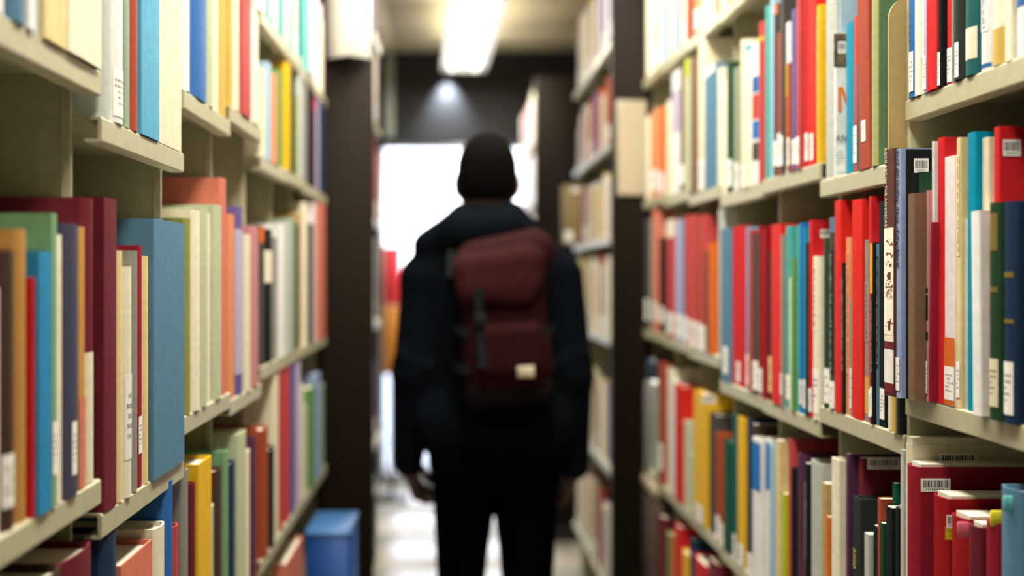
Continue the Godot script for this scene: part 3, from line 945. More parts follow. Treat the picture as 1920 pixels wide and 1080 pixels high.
	rrow(5, 2, [[1246, 1262, 412, "dusty_red", {"b": [[412, 445, "ivory"]], "l": [585, 625]}], [1262.5, 1270, 412, "lavender", {"l": [590, 630]}], [1270.5, 1277, 415, "periwinkle", {"l": [590, 632]}], [1277.5, 1283, 405, "brown", {"l": [592, 635]}], [1283.5, 1289.5, 404, "dusty_red", {"l": [596, 640]}]])
	rrow(5, 3, [[1246, 1254, 690, "ivory", {"r": 4.0}], [1254.5, 1265, 715, "white", {"r": 0.0}], [1265.5, 1280, 722, "scarlet", {"flat": true, "r": -1.0, "d": "bright red book between white ones"}], [1280.5, 1289, 790, "pale_green"]])
	rrow(5, 4, [[1246, 1255, 1000, "green"], [1255.5, 1264, 1000, "orange"], [1264.5, 1276, 985, "red"], [1276.5, 1289, 1035, "yellow"]])
	rrow(6, 1, [[1208, 1214, 220, "ivory"], [1214.5, 1232, 208, "peach", {"l": [320, 358]}], [1232.5, 1242, 205, "orange", {"l": [325, 362]}]])
	rrow(6, 2, [[1208, 1216, 410, "dark_grey", {"l": [560, 600]}], [1216.5, 1221, 410, "sage"], [1221.5, 1231, 393, "salmon", {"l": [565, 600]}], [1231.5, 1242.5, 446, "black", {"l": [575, 605]}]])
	rrow(6, 3, [[1228, 1233, 720, "sage"], [1233.5, 1243, 680, "brick_red", {"l": [830, 880]}]])
	rrow(6, 4, [[1208, 1215, 930, "pale_green"], [1215.5, 1228, 950, "charcoal"], [1228.5, 1242, 965, "maroon"]])
	for i in [3, 4, 5, 6]:
		far_row(1, RF, rz[i] + 0.007, rz[i + 1] - 0.007, RS[i][0], 0.2, 0.28, ["ivory", "cream", "peach", "pale_blue", "white", "brick_red", "pale_yellow"], "top shelf, %s right bay" % BAYN[i], "books on the right shelves", 0.03, 0.05)
	# the picture, the initial and the small type on the cover of the white paperback
	for o in get_children():
		if o.has_meta("label") and String(o.get_meta("label")).begins_with("white paperback with orange initial"):
			var z: float = -o.position.z
			var t := 0.006
			var b := RS[1][1] as float
			var ox: float = o.position.x
			var at := func(x: float, y: float) -> Vector2: return Vector2((x - VX) * (z - t / 2) / F - ox, hp(y, z - t / 2) - b)
			var p: Vector2 = at.call(1563, 126)
			var q: Vector2 = at.call(1600, 63)
			part("cover_picture", card(p.x, q.x, p.y, q.y, t / 2 + 0.0006), mat("cover_picture", Color.html("#8d7a64"), 0.5, 0.0, 0.6), o)
			for e in [["M", 0.048, Color.html("#e87a1e"), 1565, 187, 0.0014], ["AND", 0.0125, Color(0.45, 0.45, 0.45), 1566, 259, 0.0014]]:
				var tm := TextMesh.new()
				var f := SystemFont.new()
				f.font_names = PackedStringArray(["Droid Sans"])
				tm.font = f
				tm.text = e[0]
				tm.font_size = 64
				tm.pixel_size = e[1] / 64.0
				tm.depth = 0.0004
				tm.horizontal_alignment = HORIZONTAL_ALIGNMENT_LEFT
				var c: Vector2 = at.call(e[3], e[4])
				part("cover_title", tm, mat("ink_" + e[2].to_html(), e[2], 0.5), o, Vector3(c.x, c.y, t / 2 + e[5]))
			p = at.call(1565, 322)
			q = at.call(1585, 272)
			part("call_label", card(p.x, q.x, p.y, q.y, t / 2 + 0.0006), print_mat("call1"), o)

func left_books() -> void:
	lrow(0, 1, [[-60, -25, -280, "cream"], [-24, 18, -270, "white"], [19, 47, -260, "slate_blue", {"l": [-90, -20]}], [48, 61, -250, "white"], [62, 78, -250, "light_grey"], [79, 120, -270, "pale_yellow", {"flat": true}], [121, 184, -285, "ivory", {"flat": true, "r": -4.0}]])
	lrow(0, 2, [[-55, -30, 420, "cream"], [-29, 9, 540, "pale_pink"], [10, 37, 470, "dark_brown", {"l": [850, 950]}], [38, 60, 430, "ochre"], [61, 66, 520, "red"], [66.5, 92, 472, "azure", {"flat": true, "r": -3.0}], [93, 104, 400, "leaf_green", {"l": [790, 890]}], [105, 117, 440, "ivory"], [118, 149, 420, "dusk_blue", {"f": "cloth", "l": [790, 890, 0.3]}], [150, 162, 425, "ochre", {"b": [[745, 930, "salmon"]]}], [163, 186, 372, "maroon", {"r": 2.0, "b": [[660, 930, "cream"]]}]])
	lrow(0, 3, [[-40, 0, -280, "dark_brown"], [2, 60, -330, "dark_brown"], [62, 120, -335, "dark_brown"], [122, 180, -335, "maroon"]])
	lrow(1, 1, [[194, 211, -300, "light_grey"], [212, 234, -300, "white", {"l": [130, 220]}], [235, 244, -280, "sage"], [245, 262, -310, "brick_red"], [263, 297, -290, "sky_blue", {"flat": true, "r": -2.0}], [298, 341, -310, "cream", {"flat": true}]])
	lrow(1, 2, [[194, 218, 372, "maroon", {"flat": true, "d": "thick maroon book with plain spine"}], [219, 232, 470, "pale_yellow"], [233, 246, 500, "ivory", {"l": [700, 860]}], [247, 261, 470, "grey"], [262, 270, 460, "crimson", {"l": [780, 850]}], [271, 282, 480, "pale_yellow"], [283, 341, 415, "slate_blue", {"flat": true, "r": -4.0, "d": "very thick pale blue book with flat spine"}]])
	lrow(1, 3, [[196, 228, 1000, "navy"], [230, 288, 1035, "salmon", {"flat": true}], [290, 310, 985, "ivory", {"dep": 0.13}], [311, 328, 900, "blue"], [329, 341, 985, "dusty_red"]])
	lrow(2, 1, [[348, 358, -300, "white"], [359, 390, -290, "blue", {"r": -2.0}], [391, 400, -230, "pale_green"], [401, 416, -260, "cream"], [417, 429, -290, "mustard"]])
	lrow(2, 2, [[348, 360, 410, "olive"], [361, 376, 395, "ivory"], [377, 389, 390, "pale_green"], [390, 401, 400, "cream"], [402, 416, 385, "pale_green", {"r": -3.0}], [417, 429, 335, "salmon"]])
	lrow(2, 3, [[348, 358, 880, "grey"], [359, 366, 905, "maroon"], [367, 392, 862, "yellow", {"flat": true, "r": -4.0, "d": "thick bright yellow book with flat spine"}], [393, 408, 950, "pale_green"], [409, 422, 880, "dark_brown"], [423, 429, 845, "leaf_green"]])
	lrow(3, 1, [[434, 440, -240, "mustard"], [441, 451, -220, "cream"], [452, 468, -250, "dusty_red", {"r": -3.0, "flat": true}], [469, 487, -200, "ivory"]])
	lrow(3, 2, [[434, 444, 402, "peach"], [445, 459, 388, "violet", {"b": [[430, 700, "lavender"]]}], [460, 470, 440, "cream"], [471, 487, 425, "pink"]])
	lrow(3, 3, [[434, 447, 868, "navy", {"f": "cloth"}], [448, 462, 810, "pale_green"], [463, 473, 845, "cream"], [474, 480, 820, "purple"], [481, 487, 800, "rust"]])
	lrow(4, 1, [[492, 499, 130, "cream"], [500, 510, 120, "pale_blue", {"l": [300, 350]}], [511, 520, 140, "peach"], [521, 534, 135, "green"]])
	lrow(4, 2, [[492, 499, 425, "dark_grey", {"b": [[425, 455, "orange"]]}], [500, 514, 430, "black", {"b": [[470, 530, "ivory"]]}], [515, 524, 445, "grey"], [525, 534, 420, "white", {"r": -3.0}]])
	lrow(4, 3, [[492, 505, 802, "rust", {"r": -2.0}], [506, 516, 840, "black"], [517, 526, 700, "cream"], [527, 534, 690, "dusty_red"]])
	lrow(5, 1, [[538, 546, 120, "yellow"], [547, 553, 145, "dark_green"], [554, 561, 180, "olive"], [562, 569, 110, "light_grey"]])
	lrow(5, 2, [[538, 545, 415, "light_grey"], [546, 555, 410, "sage"], [556, 563, 420, "charcoal"], [564, 569, 400, "tan"]])
	lrow(5, 3, [[538, 546, 660, "dusty_red"], [547, 557, 665, "violet"], [558, 563, 680, "lavender"], [564, 569, 720, "cream"]])
	lrow(5, 4, [[538, 569, 1030, "salmon", {"flat": true}]])
	lrow(6, 1, [[573, 580, 150, "grey"], [581, 588, 140, "black"], [589, 595, 170, "purple", {"b": [[185, 210, "crimson"]]}], [596, 601, 150, "lavender"], [602, 609, 190, "navy"]])
	lrow(6, 2, [[573, 579, 380, "ivory"], [580, 588, 420, "charcoal"], [589, 595, 380, "pale_pink"], [596, 609, 370, "salmon", {"flat": true, "r": -2.0}]])
	lrow(6, 3, [[573, 579, 760, "pale_green"], [580, 592, 725, "green", {"r": -3.0}], [593, 601, 700, "periwinkle"], [602, 609, 720, "sage"]])
	for i in [4, 5, 6]:
		far_row(-1, LF, lz[i] + 0.007, lz[i + 1] - 0.007, LS[i][0], 0.2, 0.27, ["ivory", "cream", "salmon", "sea_green", "white", "light_grey", "pale_pink"], "top shelf, %s left bay" % BAYN[i], "books on the left shelves", 0.035, 0.055)

func far_shelves() -> void:
	var steel: Material = mats["shelf_steel"]
	var hoard := {}
	var brown := mat("end_panel", Color.html("#1e150d"), 0.6, 0.0, 0.25, 0.2)
	var pale := ["ivory", "cream", "white", "pale_yellow", "tan", "pale_pink", "light_grey", "violet", "lavender", "brick_red"]
	# right, just past the near range: it stands further into the aisle
	var sh := [0.70, 0.40, 0.115, -0.19, -0.58, -0.95]
	var nm := ["top", "second", "third", "fourth", "fifth", "lowest"]
	var zs := [2.86, 3.29, 3.72]
	for i in 2:
		bay(1, 0.466, zs[i], zs[i + 1], sh, 2.4, "set_back_bay", "pale steel shelf bay past the right dark panel, %s one" % ["nearer", "further"][i], steel)
		for k in 6:
			var hm: float = 0.21 if k in [1, 2] else 0.26
			far_row(1, 0.466, zs[i] + 0.006, zs[i + 1] - (0.09 if i == 1 and k == 2 else 0.006), sh[k], hm - 0.05, hm, pale, "%s shelf, %s bay past right panel" % [nm[k], ["nearer", "further"][i]], "", 0.025, 0.05, hoard)
	end_panel(Vector3(0.464 + 0.2, 0, -2.815), Vector3(0.4, 2.4, 0.04), "dark brown end panel on the right behind the near shelves", brown)
	# left, just past the near range
	var sl := [0.72, 0.46, 0.17, -0.14, -0.5, -0.88]
	bay(-1, 0.232, 2.78, 3.07, sl, 2.35, "set_back_bay", "steel shelf bay past the left dark panel beside the glass door", steel)
	for k in 6:
		far_row(-1, 0.232, 2.786, 3.064, sl[k], 0.2, 0.26, ["sage", "dark_grey", "tan", "pale_pink", "violet", "ivory", "charcoal", "peach", "brick_red"], "%s shelf past left panel" % nm[k], "", 0.025, 0.05, hoard)
	end_panel(Vector3(-0.228 - 0.2, 0, -2.74), Vector3(0.4, 2.35, 0.04), "dark brown end panel on the left behind the near shelves", brown)
	# right, after the cross aisle, close to the far wall
	var s3 := [0.72, 0.40, 0.08, -0.24, -0.56, -0.9]
	var z3 := [5.05, 5.6, 6.15]
	for i in 2:
		bay(1, 0.427, z3[i], z3[i + 1], s3, 2.42, "back_bay", "steel shelf bay by the far wall, %s the glass door" % ["away from", "next to"][i], steel)
		for k in 6:
			far_row(1, 0.427, z3[i] + 0.006, z3[i + 1] - 0.006, s3[k], 0.22, 0.28, ["white", "ivory", "pale_pink", "brick_red", "lavender", "white", "cream"], "%s shelf, %s bay by far wall" % [nm[k], ["nearer", "further"][i]], "", 0.03, 0.05, hoard)
	end_panel(Vector3(0.425 + 0.2, 0, -5.02), Vector3(0.4, 2.42, 0.04), "dark brown end panel on the right near the far wall", brown)
	var am := ArrayMesh.new()
	for key in hoard:
		hoard[key].commit(am)
		am.surface_set_material(am.get_surface_count() - 1, mats["pages"] if key == "pages" else print_mat("call1", Color(0.97, 0.97, 0.97)) if key == "label" else cover_mat(key, "gloss"))
	var o := MeshInstance3D.new()
	o.name = "background_books"
	o.mesh = am
	o.set_meta("kind", "stuff")
	o.set_meta("label", "rows of pale books on the shelves past the dark end panels")
	o.set_meta("category", "books")
	add_child(o)

func end_panel(at: Vector3, s: Vector3, label: String, m: Material) -> void:
	var o := thing("end_panel", label, "end panel", Vector3(at.x, 0, at.z), "dark end panels of the bookcases")
	part("board", bevel_box(s, 0.003), m, o, Vector3(0, s.y / 2, 0))
	part("kick_strip", box(Vector3(s.x, 0.08, 0.006)), mat("kick", Color(0.03, 0.03, 0.03), 0.6), o, Vector3(0, 0.04, s.z / 2 + 0.003))

func oddments() -> void:
	# bookend at the end of the upper shelf in the second right bay
	var z := zr(1690.0)
	var be := thing("bookend", "tan steel bookend with rounded top beside the tall green atlas", "bookend", Vector3(RF + 0.0, EYE + 0.1406, -z))
	var tan := mat("tan_steel", Color.html("#b39c68"), 0.5, 0.0, 0.06)
	var poly := PackedVector2Array([Vector2(-0.016, 0.0), Vector2(0.14, 0.0), Vector2(0.14, 0.2)])
	for i in 9:
		var a := PI / 2 + PI / 2 * i / 8.0
		poly.append(Vector2(0.012 + 0.028 * cos(a), 0.172 + 0.028 * sin(a)))
	part("upright_plate", prism(poly, -0.0015, 0.0015), tan, be)
	part("foot_plate", box(Vector3(0.1, 0.0012, 0.03)), tan, be, Vector3(0.07, 0.0006, 0.016))
	# steel flask on the lower shelf, far end on the right
	var zf := zr(1213.0)
	var fk := thing("flask", "silver flask with a dark blue cap at the far end of the right shelf", "flask", Vector3(RF + 0.024, EYE - 0.55, -zf + 0.0))
	part("flask_body", lathe([Vector2(0, 0), Vector2(0.03, 0), Vector2(0.032, 0.004), Vector2(0.032, 0.235), Vector2(0.029, 0.25), Vector2(0.025, 0.256), Vector2(0, 0.256)], 32), mat("brushed_steel", Color(0.75, 0.76, 0.78), 0.38, 0.8), fk)
	part("cap", lathe([Vector2(0, 0.256), Vector2(0.027, 0.256), Vector2(0.028, 0.26), Vector2(0.028, 0.3), Vector2(0.024, 0.312), Vector2(0.012, 0.318), Vector2(0, 0.319)], 32), mat("flask_cap", Color.html("#24343f"), 0.25), fk)
	# brown box on the bottom shelf, far end on the right
	var bx := thing("file_box", "dark brown file box at the far end of the bottom right shelf", "box", Vector3(0.53, EYE - 0.92, -2.66))
	var bm := mat("brown_card", Color.html("#4a3d33"), 0.8, 0.0, 0.12)
	part("box_body", bevel_box(Vector3(0.12, 0.32, 0.16), 0.003), bm, bx, Vector3(0.07, 0.16, 0))
	part("box_lid", bevel_box(Vector3(0.126, 0.03, 0.166), 0.003), mat("lid_card", Color.html("#a89a86"), 0.8), bx, Vector3(0.07, 0.335, 0))
	# index card on the right end panel
	var ic := thing("index_card", "beige index card in a holder on the right dark panel", "sign", Vector3((1184.0 - VX) * 2.79 / F, EYE + hp(278, 2.79), -2.79))
	part("holder", bevel_box(Vector3(0.09, 0.28, 0.006), 0.002), mat("holder", Color.html("#8a8474"), 0.4), ic)
	part("card", box(Vector3(0.08, 0.268, 0.003)), mat("index_paper", Color.html("#b3a78e"), 0.85, 0.0, 0.05), ic, Vector3(0, 0, 0.0035))
	# folded sign on the left end panel
	var sg := thing("folded_sign", "white V-shaped sign standing out from the left dark panel", "sign", Vector3((662.0 - VX) * 2.66 / F, EYE + hp(104, 2.66), -2.66))
	var sw := mat("sign_white", Color.html("#dcdcd4"), 0.6)
	for s in [-1, 1]:
		var p := part("sign_face", bevel_box(Vector3(0.075, 0.26, 0.004), 0.001), sw, sg, Vector3(-0.012 + s * 0.031 - 0.004, 0.13, -0.021))
		p.rotation.y = s * 0.6
	part("bracket", box(Vector3(0.02, 0.02, 0.03)), mat("holder", Color.html("#8a8474"), 0.4), sg, Vector3(-0.016, 0.13, -0.045))
	# tan box with a white label, last on its shelf past the right panel
	var tb := thing("archive_box", "tan archive box with a small white label past the right panel", "box", Vector3(0.466 - 0.05, EYE + 0.115, -3.66))
	part("box_body", bevel_box(Vector3(0.14, 0.225, 0.075), 0.003), mat("tan_card", Color.html("#8d7a50"), 0.8, 0.0, 0.1), tb, Vector3(0.07, 0.1125, 0))
	part("box_label", box(Vector3(0.03, 0.04, 0.001)), mat("paper_white", Color(0.9, 0.9, 0.88), 0.8), tb, Vector3(0.02, 0.03, 0.038))
	part("box_label", box(Vector3(0.06, 0.018, 0.001)), mat("paper_white", Color(0.9, 0.9, 0.88), 0.8), tb, Vector3(0.06, 0.205, 0.038))
	# blue box low on the left
	var bb := thing("blue_box", "bright blue box with a pale lid edge low on the left", "box", Vector3(-0.302, 0, -2.4))
	var bh := EYE + hp(985, 2.4)
	part("box_body", bevel_box(Vector3(0.105, bh, 0.2), 0.003), mat("blue_card", Color.html("#0a4690"), 0.5, 0.0, 0.1), bb, Vector3(0, bh / 2, 0))
	part("box_lid", bevel_box(Vector3(0.111, 0.014, 0.206), 0.003), mat("blue_lid", Color.html("#3a68a0"), 0.5), bb, Vector3(0, bh + 0.004, 0))
	# red and orange standing panel by the door
	var rp := thing("display_panel", "red over orange standing panel left of the glass door", "display panel", Vector3((735.0 - VX) * 5.9 / F, 0, -5.9))
	part("red_board", bevel_box(Vector3(0.11, 0.36, 0.02), 0.003), mat("display_red", Color.html("#d8303c"), 0.6), rp, Vector3(0, EYE + hp(572, 5.9) + 0.18, 0))
	part("orange_board", bevel_box(Vector3(0.11, 0.42, 0.02), 0.003), mat("display_orange", Color.html("#c07a26"), 0.6), rp, Vector3(0, EYE + hp(572, 5.9) - 0.215, 0))
	part("post", box(Vector3(0.025, EYE + hp(572, 5.9) - 0.42, 0.02)), mat("lamp_black", Color(0.05, 0.05, 0.05), 0.5), rp, Vector3(0, (EYE + hp(572, 5.9) - 0.42) / 2, 0))
	part("foot", bevel_box(Vector3(0.2, 0.02, 0.16), 0.003), mat("lamp_black", Color(0.05, 0.05, 0.05), 0.5), rp, Vector3(0, 0.01, 0))
	# sticky page flags in the lowest near row on the right
	for e in [["small pink page flag sticking out of the short dark red book", "#c8566a", 1806.0, 993.0, 0.985], ["small turquoise page flag above the crimson book at right", "#5fb0b4", 1893.0, 945.0, 0.93], ["small yellow page flag on the page tops of the maroon book", "#d8cc20", 1868.0, 972.0, 0.97]]:
		var fz: float = e[4]
		var fl := thing("page_flag", e[0], "page flag", Vector3((e[2] - VX) * fz / F, EYE + hp(e[3], fz) - 0.008, -fz), "page flags in the lowest near row")
		part("flag", bevel_box(Vector3(0.012, 0.016, 0.003), 0.001), mat("flag" + e[1], Color.html(e[1]), 0.6), fl, Vector3(0, 0.008, 0))

# ---------------------------------------------------------------- the person
const PZ := 2.48
var root := Vector3((925.0 - VX) * PZ / F, 0, -PZ)

func pt(x: float, y: float, back := 0.0) -> Vector3:   # a point of the figure; back is how far it stands towards the camera
	var z := PZ - back
	return Vector3((x - VX) * z / F, EYE + hp(y, z), -z) - root

func hand(side: int, wrist: Vector3) -> Array:
	var out := []
	var dn := Vector3(0.22 * side, -0.8, -0.42).normalized()
	var inn := Vector3(side, 0.2, 0.1)
	inn = (inn - dn * inn.dot(dn)).normalized()
	var fw := dn.cross(inn) * side
	if fw.z > 0: fw = -fw
	var ks := [-0.030, -0.010, 0.010, 0.030]
	var ls := [0.058, 0.074, 0.080, 0.072]
	var rs := [0.0078, 0.0088, 0.0092, 0.009]
	for i in 4:
		var kn: Vector3 = wrist + dn * (0.082 + (0.006 if i in [1, 2] else 0.0)) + fw * ks[i]
		out.append(cap(wrist + dn * 0.005 + fw * ks[i] * 0.5, kn, 0.0165, 0.0118))
		var a: float = 0.45 + 0.08 * (3 - i)
		var p: Vector3 = kn
		for j in 3:
			var q: Vector3 = p + (dn * cos(a) + inn * sin(a)) * ls[i] * [0.46, 0.30, 0.24][j]
			out.append(cap(p, q, rs[i] * (1.0 - 0.08 * j), rs[i] * (0.92 - 0.08 * j)))
			p = q
			a += 0.6
	var t0 := wrist + dn * 0.022 + fw * 0.022 + inn * 0.006
	var t1 := wrist + dn * 0.055 + fw * 0.044 + inn * 0.02
	var t2 := wrist + dn * 0.084 + fw * 0.050 + inn * 0.026
	var t3 := wrist + dn * 0.108 + fw * 0.046 + inn * 0.030
	out.append_array([cap(t0, t1, 0.016, 0.012), cap(t1, t2, 0.0108, 0.0098), cap(t2, t3, 0.0096, 0.008)])
	return out

func person() -> void:
	var o := thing("person", "person in a dark hoodie and dark jeans walking away down the aisle", "person", root)
	var skin := mat("skin", Color.html("#3c2418"), 0.5)
	var cloth := mat("hoodie_cloth", Color.html("#0a1016"), 0.9, 0.0, 0.2, 0.12)
	var jean := mat("jeans_cloth", Color.html("#050508"), 0.9, 0.0, 0.2, 0.1)
	var hair := mat("hair", Color.html("#0a0807"), 0.85, 0.0, 0.3, 0.15)
	# joints
	var shl := pt(802, 525)
	var shr := pt(1043, 520)
	var ell_ := pt(777, 700, 0.02)
	var elr := pt(1069, 702, 0.02)
	var wrl := pt(766, 872, -0.04)
	var wrr := pt(1076, 876, -0.04)
	var hpl := pt(872, 862)
	var hpr := pt(985, 862)
	var knl := Vector3(pt(862, 800).x, 0.50, -0.02)
	var knr := Vector3(pt(988, 800).x, 0.50, 0.03)
	var anl := Vector3(pt(866, 800).x, 0.10, -0.06)
	var anr := Vector3(pt(986, 800).x, 0.12, 0.12)
	var hd := pt(913, 332, -0.01)
	# the body: trunk and limbs, then head and hands on finer grids
	var trunk := [cap(pt(888, 560), pt(892, 800), 0.09, 0.085), cap(pt(962, 560), pt(958, 800), 0.09, 0.085), cap(shl, shr, 0.05, 0.05), cap(pt(914, 480), pt(914, 392, -0.01), 0.058, 0.054), cap(pt(880, 850), pt(972, 850), 0.09, 0.09),
		cap(shl, ell_, 0.05, 0.04), cap(shr, elr, 0.05, 0.04), cap(ell_, wrl, 0.038, 0.026), cap(elr, wrr, 0.038, 0.026),
		cap(hpl, knl, 0.07, 0.045), cap(hpr, knr, 0.07, 0.045), cap(knl, anl, 0.045, 0.032), cap(knr, anr, 0.045, 0.032), cap(anl, anl + Vector3(0, -0.05, -0.14), 0.032, 0.02), cap(anr, anr + Vector3(0, -0.06, -0.13), 0.032, 0.02)]
	var head := [ell(hd + Vector3(0, 0.014, 0.0), Vector3(0.076, 0.098, 0.094)), ell(hd + Vector3(0, -0.03, 0.008), Vector3(0.071, 0.078, 0.078)), ell(hd + Vector3(0, -0.05, -0.035), Vector3(0.056, 0.07, 0.06)), cap(hd + Vector3(0, -0.06, 0.015), hd + Vector3(0, -0.14, 0.01), 0.057, 0.06),
		cap(hd + Vector3(0, 0.0, -0.094), hd + Vector3(0, -0.035, -0.108), 0.008, 0.014), cap(hd + Vector3(-0.018, -0.068, -0.09), hd + Vector3(0.018, -0.068, -0.09), 0.009, 0.009), cap(hd + Vector3(-0.04, 0.02, -0.082), hd + Vector3(0.04, 0.02, -0.082), 0.010, 0.010),
		ell(hd + Vector3(-0.0765, -0.022, 0.002), Vector3(0.008, 0.027, 0.016)), ell(hd + Vector3(0.0765, -0.022, 0.002), Vector3(0.008, 0.027, 0.016))]
	body("body", [[trunk, 0.014, 0.03], [head, 0.005, 0.018], [hand(1, wrl), 0.0035, 0.006], [hand(-1, wrr), 0.0035, 0.006]], skin, o)
	body("hair", [[[ell(hd + Vector3(0, 0.016, 0.005), Vector3(0.0785, 0.1, 0.0965)), ell(hd + Vector3(0, -0.024, 0.02), Vector3(0.0735, 0.07, 0.074))], 0.007, 0.02]], hair, o)
	for s in [-1, 1]:
		var em := SphereMesh.new()
		em.radius = 0.011
		em.height = 0.022
		part("eye", em, mat("eye", Color(0.8, 0.78, 0.75), 0.2), o, hd + Vector3(s * 0.031, 0.003, -0.081))
	# clothes
	var hood := [cap(pt(800, 462, 0.03), pt(868, 436, 0.07), 0.030, 0.056), cap(pt(868, 436, 0.07), pt(940, 430, 0.075), 0.056, 0.055), cap(pt(940, 430, 0.075), pt(984, 440, 0.05), 0.055, 0.036), cap(pt(852, 428, -0.02), pt(800, 462, 0.03), 0.045, 0.03), cap(pt(876, 412, 0.04), pt(954, 410, 0.04), 0.043, 0.043), cap(pt(872, 418, 0.03), pt(806, 458, 0.03), 0.045, 0.034), cap(pt(954, 414, 0.03), pt(990, 440, 0.03), 0.045, 0.038),
		cap(pt(858, 446, -0.07), pt(968, 446, -0.07), 0.045, 0.045), cap(pt(984, 440, 0.05), pt(975, 432, -0.05), 0.036, 0.036)]
	var top := [cap(pt(880, 560), pt(884, 770), 0.112, 0.108), cap(pt(972, 560), pt(968, 770), 0.112, 0.108), cap(pt(845, 512), pt(1005, 508), 0.088, 0.088), cap(shl + Vector3(0.03, 0, 0), shl, 0.07, 0.068), cap(pt(858, 478), pt(972, 476), 0.07, 0.07),
		cap(shl, ell_, 0.069, 0.055), cap(ell_, wrl + Vector3(0, 0.005, 0), 0.055, 0.038), cap(shr, elr, 0.069, 0.057), cap(elr, wrr + Vector3(0, 0.005, 0), 0.057, 0.040),
		# folds across the sleeves and the small of the back
		cap(ell_ + Vector3(-0.03, 0.05, 0.035), ell_ + Vector3(0.03, 0.02, 0.045), 0.016, 0.014), cap(elr + Vector3(-0.03, 0.03, 0.045), elr + Vector3(0.03, 0.06, 0.035), 0.016, 0.014), cap(wrl + Vector3(-0.02, 0.06, 0.03), wrl + Vector3(0.02, 0.05, 0.03), 0.015, 0.013),
		cap(pt(850, 790, 0.02), pt(1000, 792, 0.02), 0.105, 0.108)]
	body("hoodie", [[hood + top, 0.011, 0.022]], cloth, o)
	var legs := [cap(pt(880, 835), pt(968, 835), 0.107, 0.107), cap(pt(876, 868, 0.02), pt(884, 868, 0.02), 0.098, 0.098), cap(pt(978, 868, 0.02), pt(984, 868, 0.02), 0.098, 0.098),
		cap(hpl, knl, 0.088, 0.055), cap(knl, anl + Vector3(0, -0.04, 0), 0.056, 0.047), cap(hpr, knr, 0.09, 0.058), cap(knr, anr + Vector3(0, -0.04, 0), 0.058, 0.047),
		cap(anl + Vector3(-0.02, 0.0, 0.03), anl + Vector3(0.03, -0.01, 0.03), 0.02, 0.02), cap(knl + Vector3(-0.02, -0.02, 0.04), knl + Vector3(0.03, 0.0, 0.04), 0.014, 0.012), cap(knr + Vector3(-0.03, -0.02, 0.04), knr + Vector3(0.02, 0.0, 0.04), 0.014, 0.012)]
	body("jeans", [[legs, 0.011, 0.014]], jean, o)
	for e in [anl, anr]:
		var y: float = e.y
		body("shoe", [[[cap(Vector3(e.x, 0.04, e.z + 0.02), Vector3(e.x, 0.034, e.z - 0.16), 0.04, 0.034), cap(Vector3(e.x - 0.01, 0.036, e.z - 0.08), Vector3(e.x + 0.01, 0.036, e.z - 0.08), 0.036, 0.036), cap(e, Vector3(e.x, 0.05, e.z), 0.044, 0.042)], 0.009, 0.02]], mat("shoe", Color(0.03, 0.03, 0.035), 0.6), o)
	backpack()

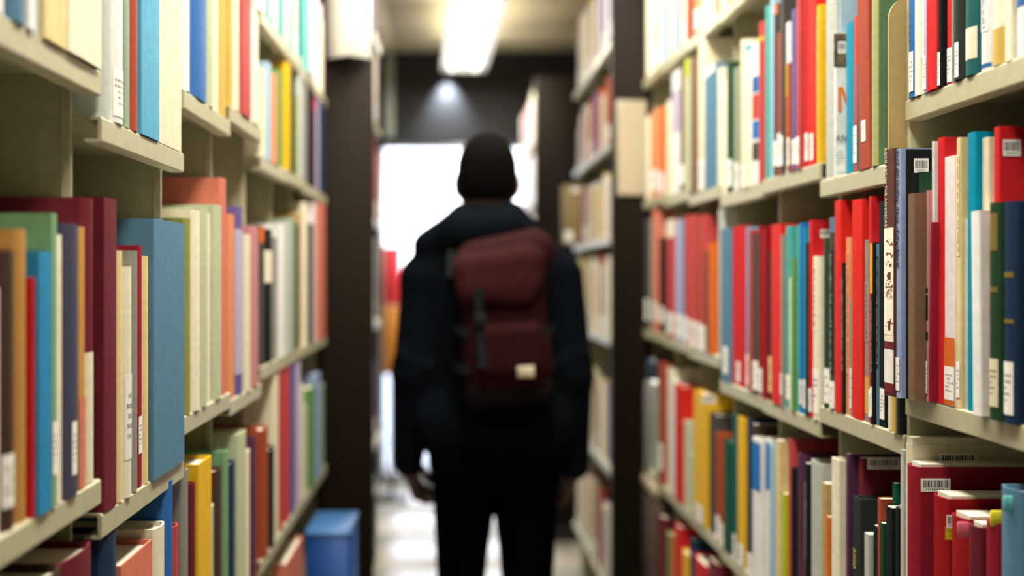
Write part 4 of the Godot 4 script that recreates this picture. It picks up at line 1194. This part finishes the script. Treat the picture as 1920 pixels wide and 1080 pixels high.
func backpack() -> void:
	var o := thing("backpack", "maroon backpack with dark straps and a small pale patch", "backpack", root)
	var cloth := mat("pack_cloth", Color.html("#2e1315"), 0.85, 0.0, 0.25, 0.15)
	var dark := mat("pack_strap", Color.html("#171d1f"), 0.8, 0.0, 0.0, 0.2)
	var c := pt(944, 590, 0.20)
	var tilt := Basis(Vector3.BACK, 0.06)
	body("bag", [[[rbox(c, Vector3(0.1, 0.165, 0.075), 0.05, tilt), rbox(c + Vector3(0.008, -0.10, 0.02), Vector3(0.098, 0.075, 0.075), 0.05, tilt), cap(c + Vector3(-0.06, 0.12, 0.01), c + Vector3(0.07, 0.15, 0.0), 0.055, 0.055)], 0.009, 0.03]], cloth, o)
	body("lid", [[[cap(pt(885, 482, 0.22), pt(980, 466, 0.20), 0.034, 0.034), cap(pt(876, 507, 0.26), pt(990, 490, 0.25), 0.038, 0.042), cap(pt(882, 540, 0.275), pt(994, 530, 0.265), 0.032, 0.032), cap(pt(880, 556, 0.28), pt(985, 560, 0.28), 0.018, 0.018)], 0.009, 0.03]], mat("pack_lid", Color.html("#351618"), 0.85, 0.0, 0.25, 0.15), o)
	body("base_panel", [[[rbox(pt(952, 725, 0.2), Vector3(0.106, 0.04, 0.078), 0.035, tilt)], 0.009, 0.02]], mat("pack_base", Color.html("#140e0f"), 0.85, 0.0, 0.0, 0.15), o)
	body("front_pocket", [[[rbox(pt(955, 655, 0.285), Vector3(0.078, 0.062, 0.03), 0.025, tilt)], 0.008, 0.02]], cloth, o)
	for e in [[896.0, 540.0, 905.0, 690.0]]:
		var a := pt(e[0], e[1], 0.325)
		var b := pt((e[0] + e[2]) / 2, (e[1] + e[3]) / 2, 0.315)
		var d := pt(e[2], e[3], 0.325)
		part("lid_strap", ribbon([a, b, d], [Vector3.BACK, Vector3.BACK, Vector3.BACK], 0.018, 0.004), dark, o)
		part("buckle", bevel_box(Vector3(0.026, 0.03, 0.008), 0.002), dark, o, pt(900, 600, 0.325))
	for y in [620.0, 690.0]:
		part("side_strap", ribbon([pt(1000, y + 6, 0.29), pt(1026, y, 0.26), pt(1040, y - 4, 0.2), pt(1036, y - 6, 0.14)], [Vector3(0.3, 0, 1), Vector3(0.7, 0, 0.7), Vector3(1, 0, 0.2), Vector3(1, 0, 0)], 0.022, 0.004), dark, o)
		part("side_strap", ribbon([pt(880, y + 6, 0.29), pt(862, y, 0.26), pt(852, y - 4, 0.2), pt(856, y - 6, 0.14)], [Vector3(-0.3, 0, 1), Vector3(-0.7, 0, 0.7), Vector3(-1, 0, 0.2), Vector3(-1, 0, 0)], 0.022, 0.004), dark, o)
	var p := part("patch", bevel_box(Vector3(0.038, 0.026, 0.004), 0.001), mat("patch", Color.html("#b8ac98"), 0.7), o, pt(986, 697, 0.318))
	p.rotation.z = 0.05
	for s in [[858.0, 842.0], [990.0, 1010.0]]:
		part("shoulder_strap", ribbon([pt(s[0], 520, 0.13), pt(s[0], 470, 0.10), pt(s[0], 446, 0.02), pt(s[0], 452, -0.06), pt(s[1], 520, -0.12), pt(s[1], 620, -0.13), pt(s[1], 680, -0.08)], [Vector3(0, 0.2, 1), Vector3(0, 0.7, 0.7), Vector3(0, 1, 0), Vector3(0, 0.7, -0.7), Vector3(0, 0.1, -1), Vector3(0, 0, -1), Vector3(0, 0, -1)], 0.05, 0.01), dark, o)
	part("grab_loop", ribbon([pt(900, 470, 0.17), pt(905, 452, 0.17), pt(935, 448, 0.17), pt(942, 466, 0.17)], [Vector3(-1, 0.3, 0), Vector3(-0.5, 1, 0), Vector3(0.5, 1, 0), Vector3(1, 0.3, 0)], 0.016, 0.004), dark, o)
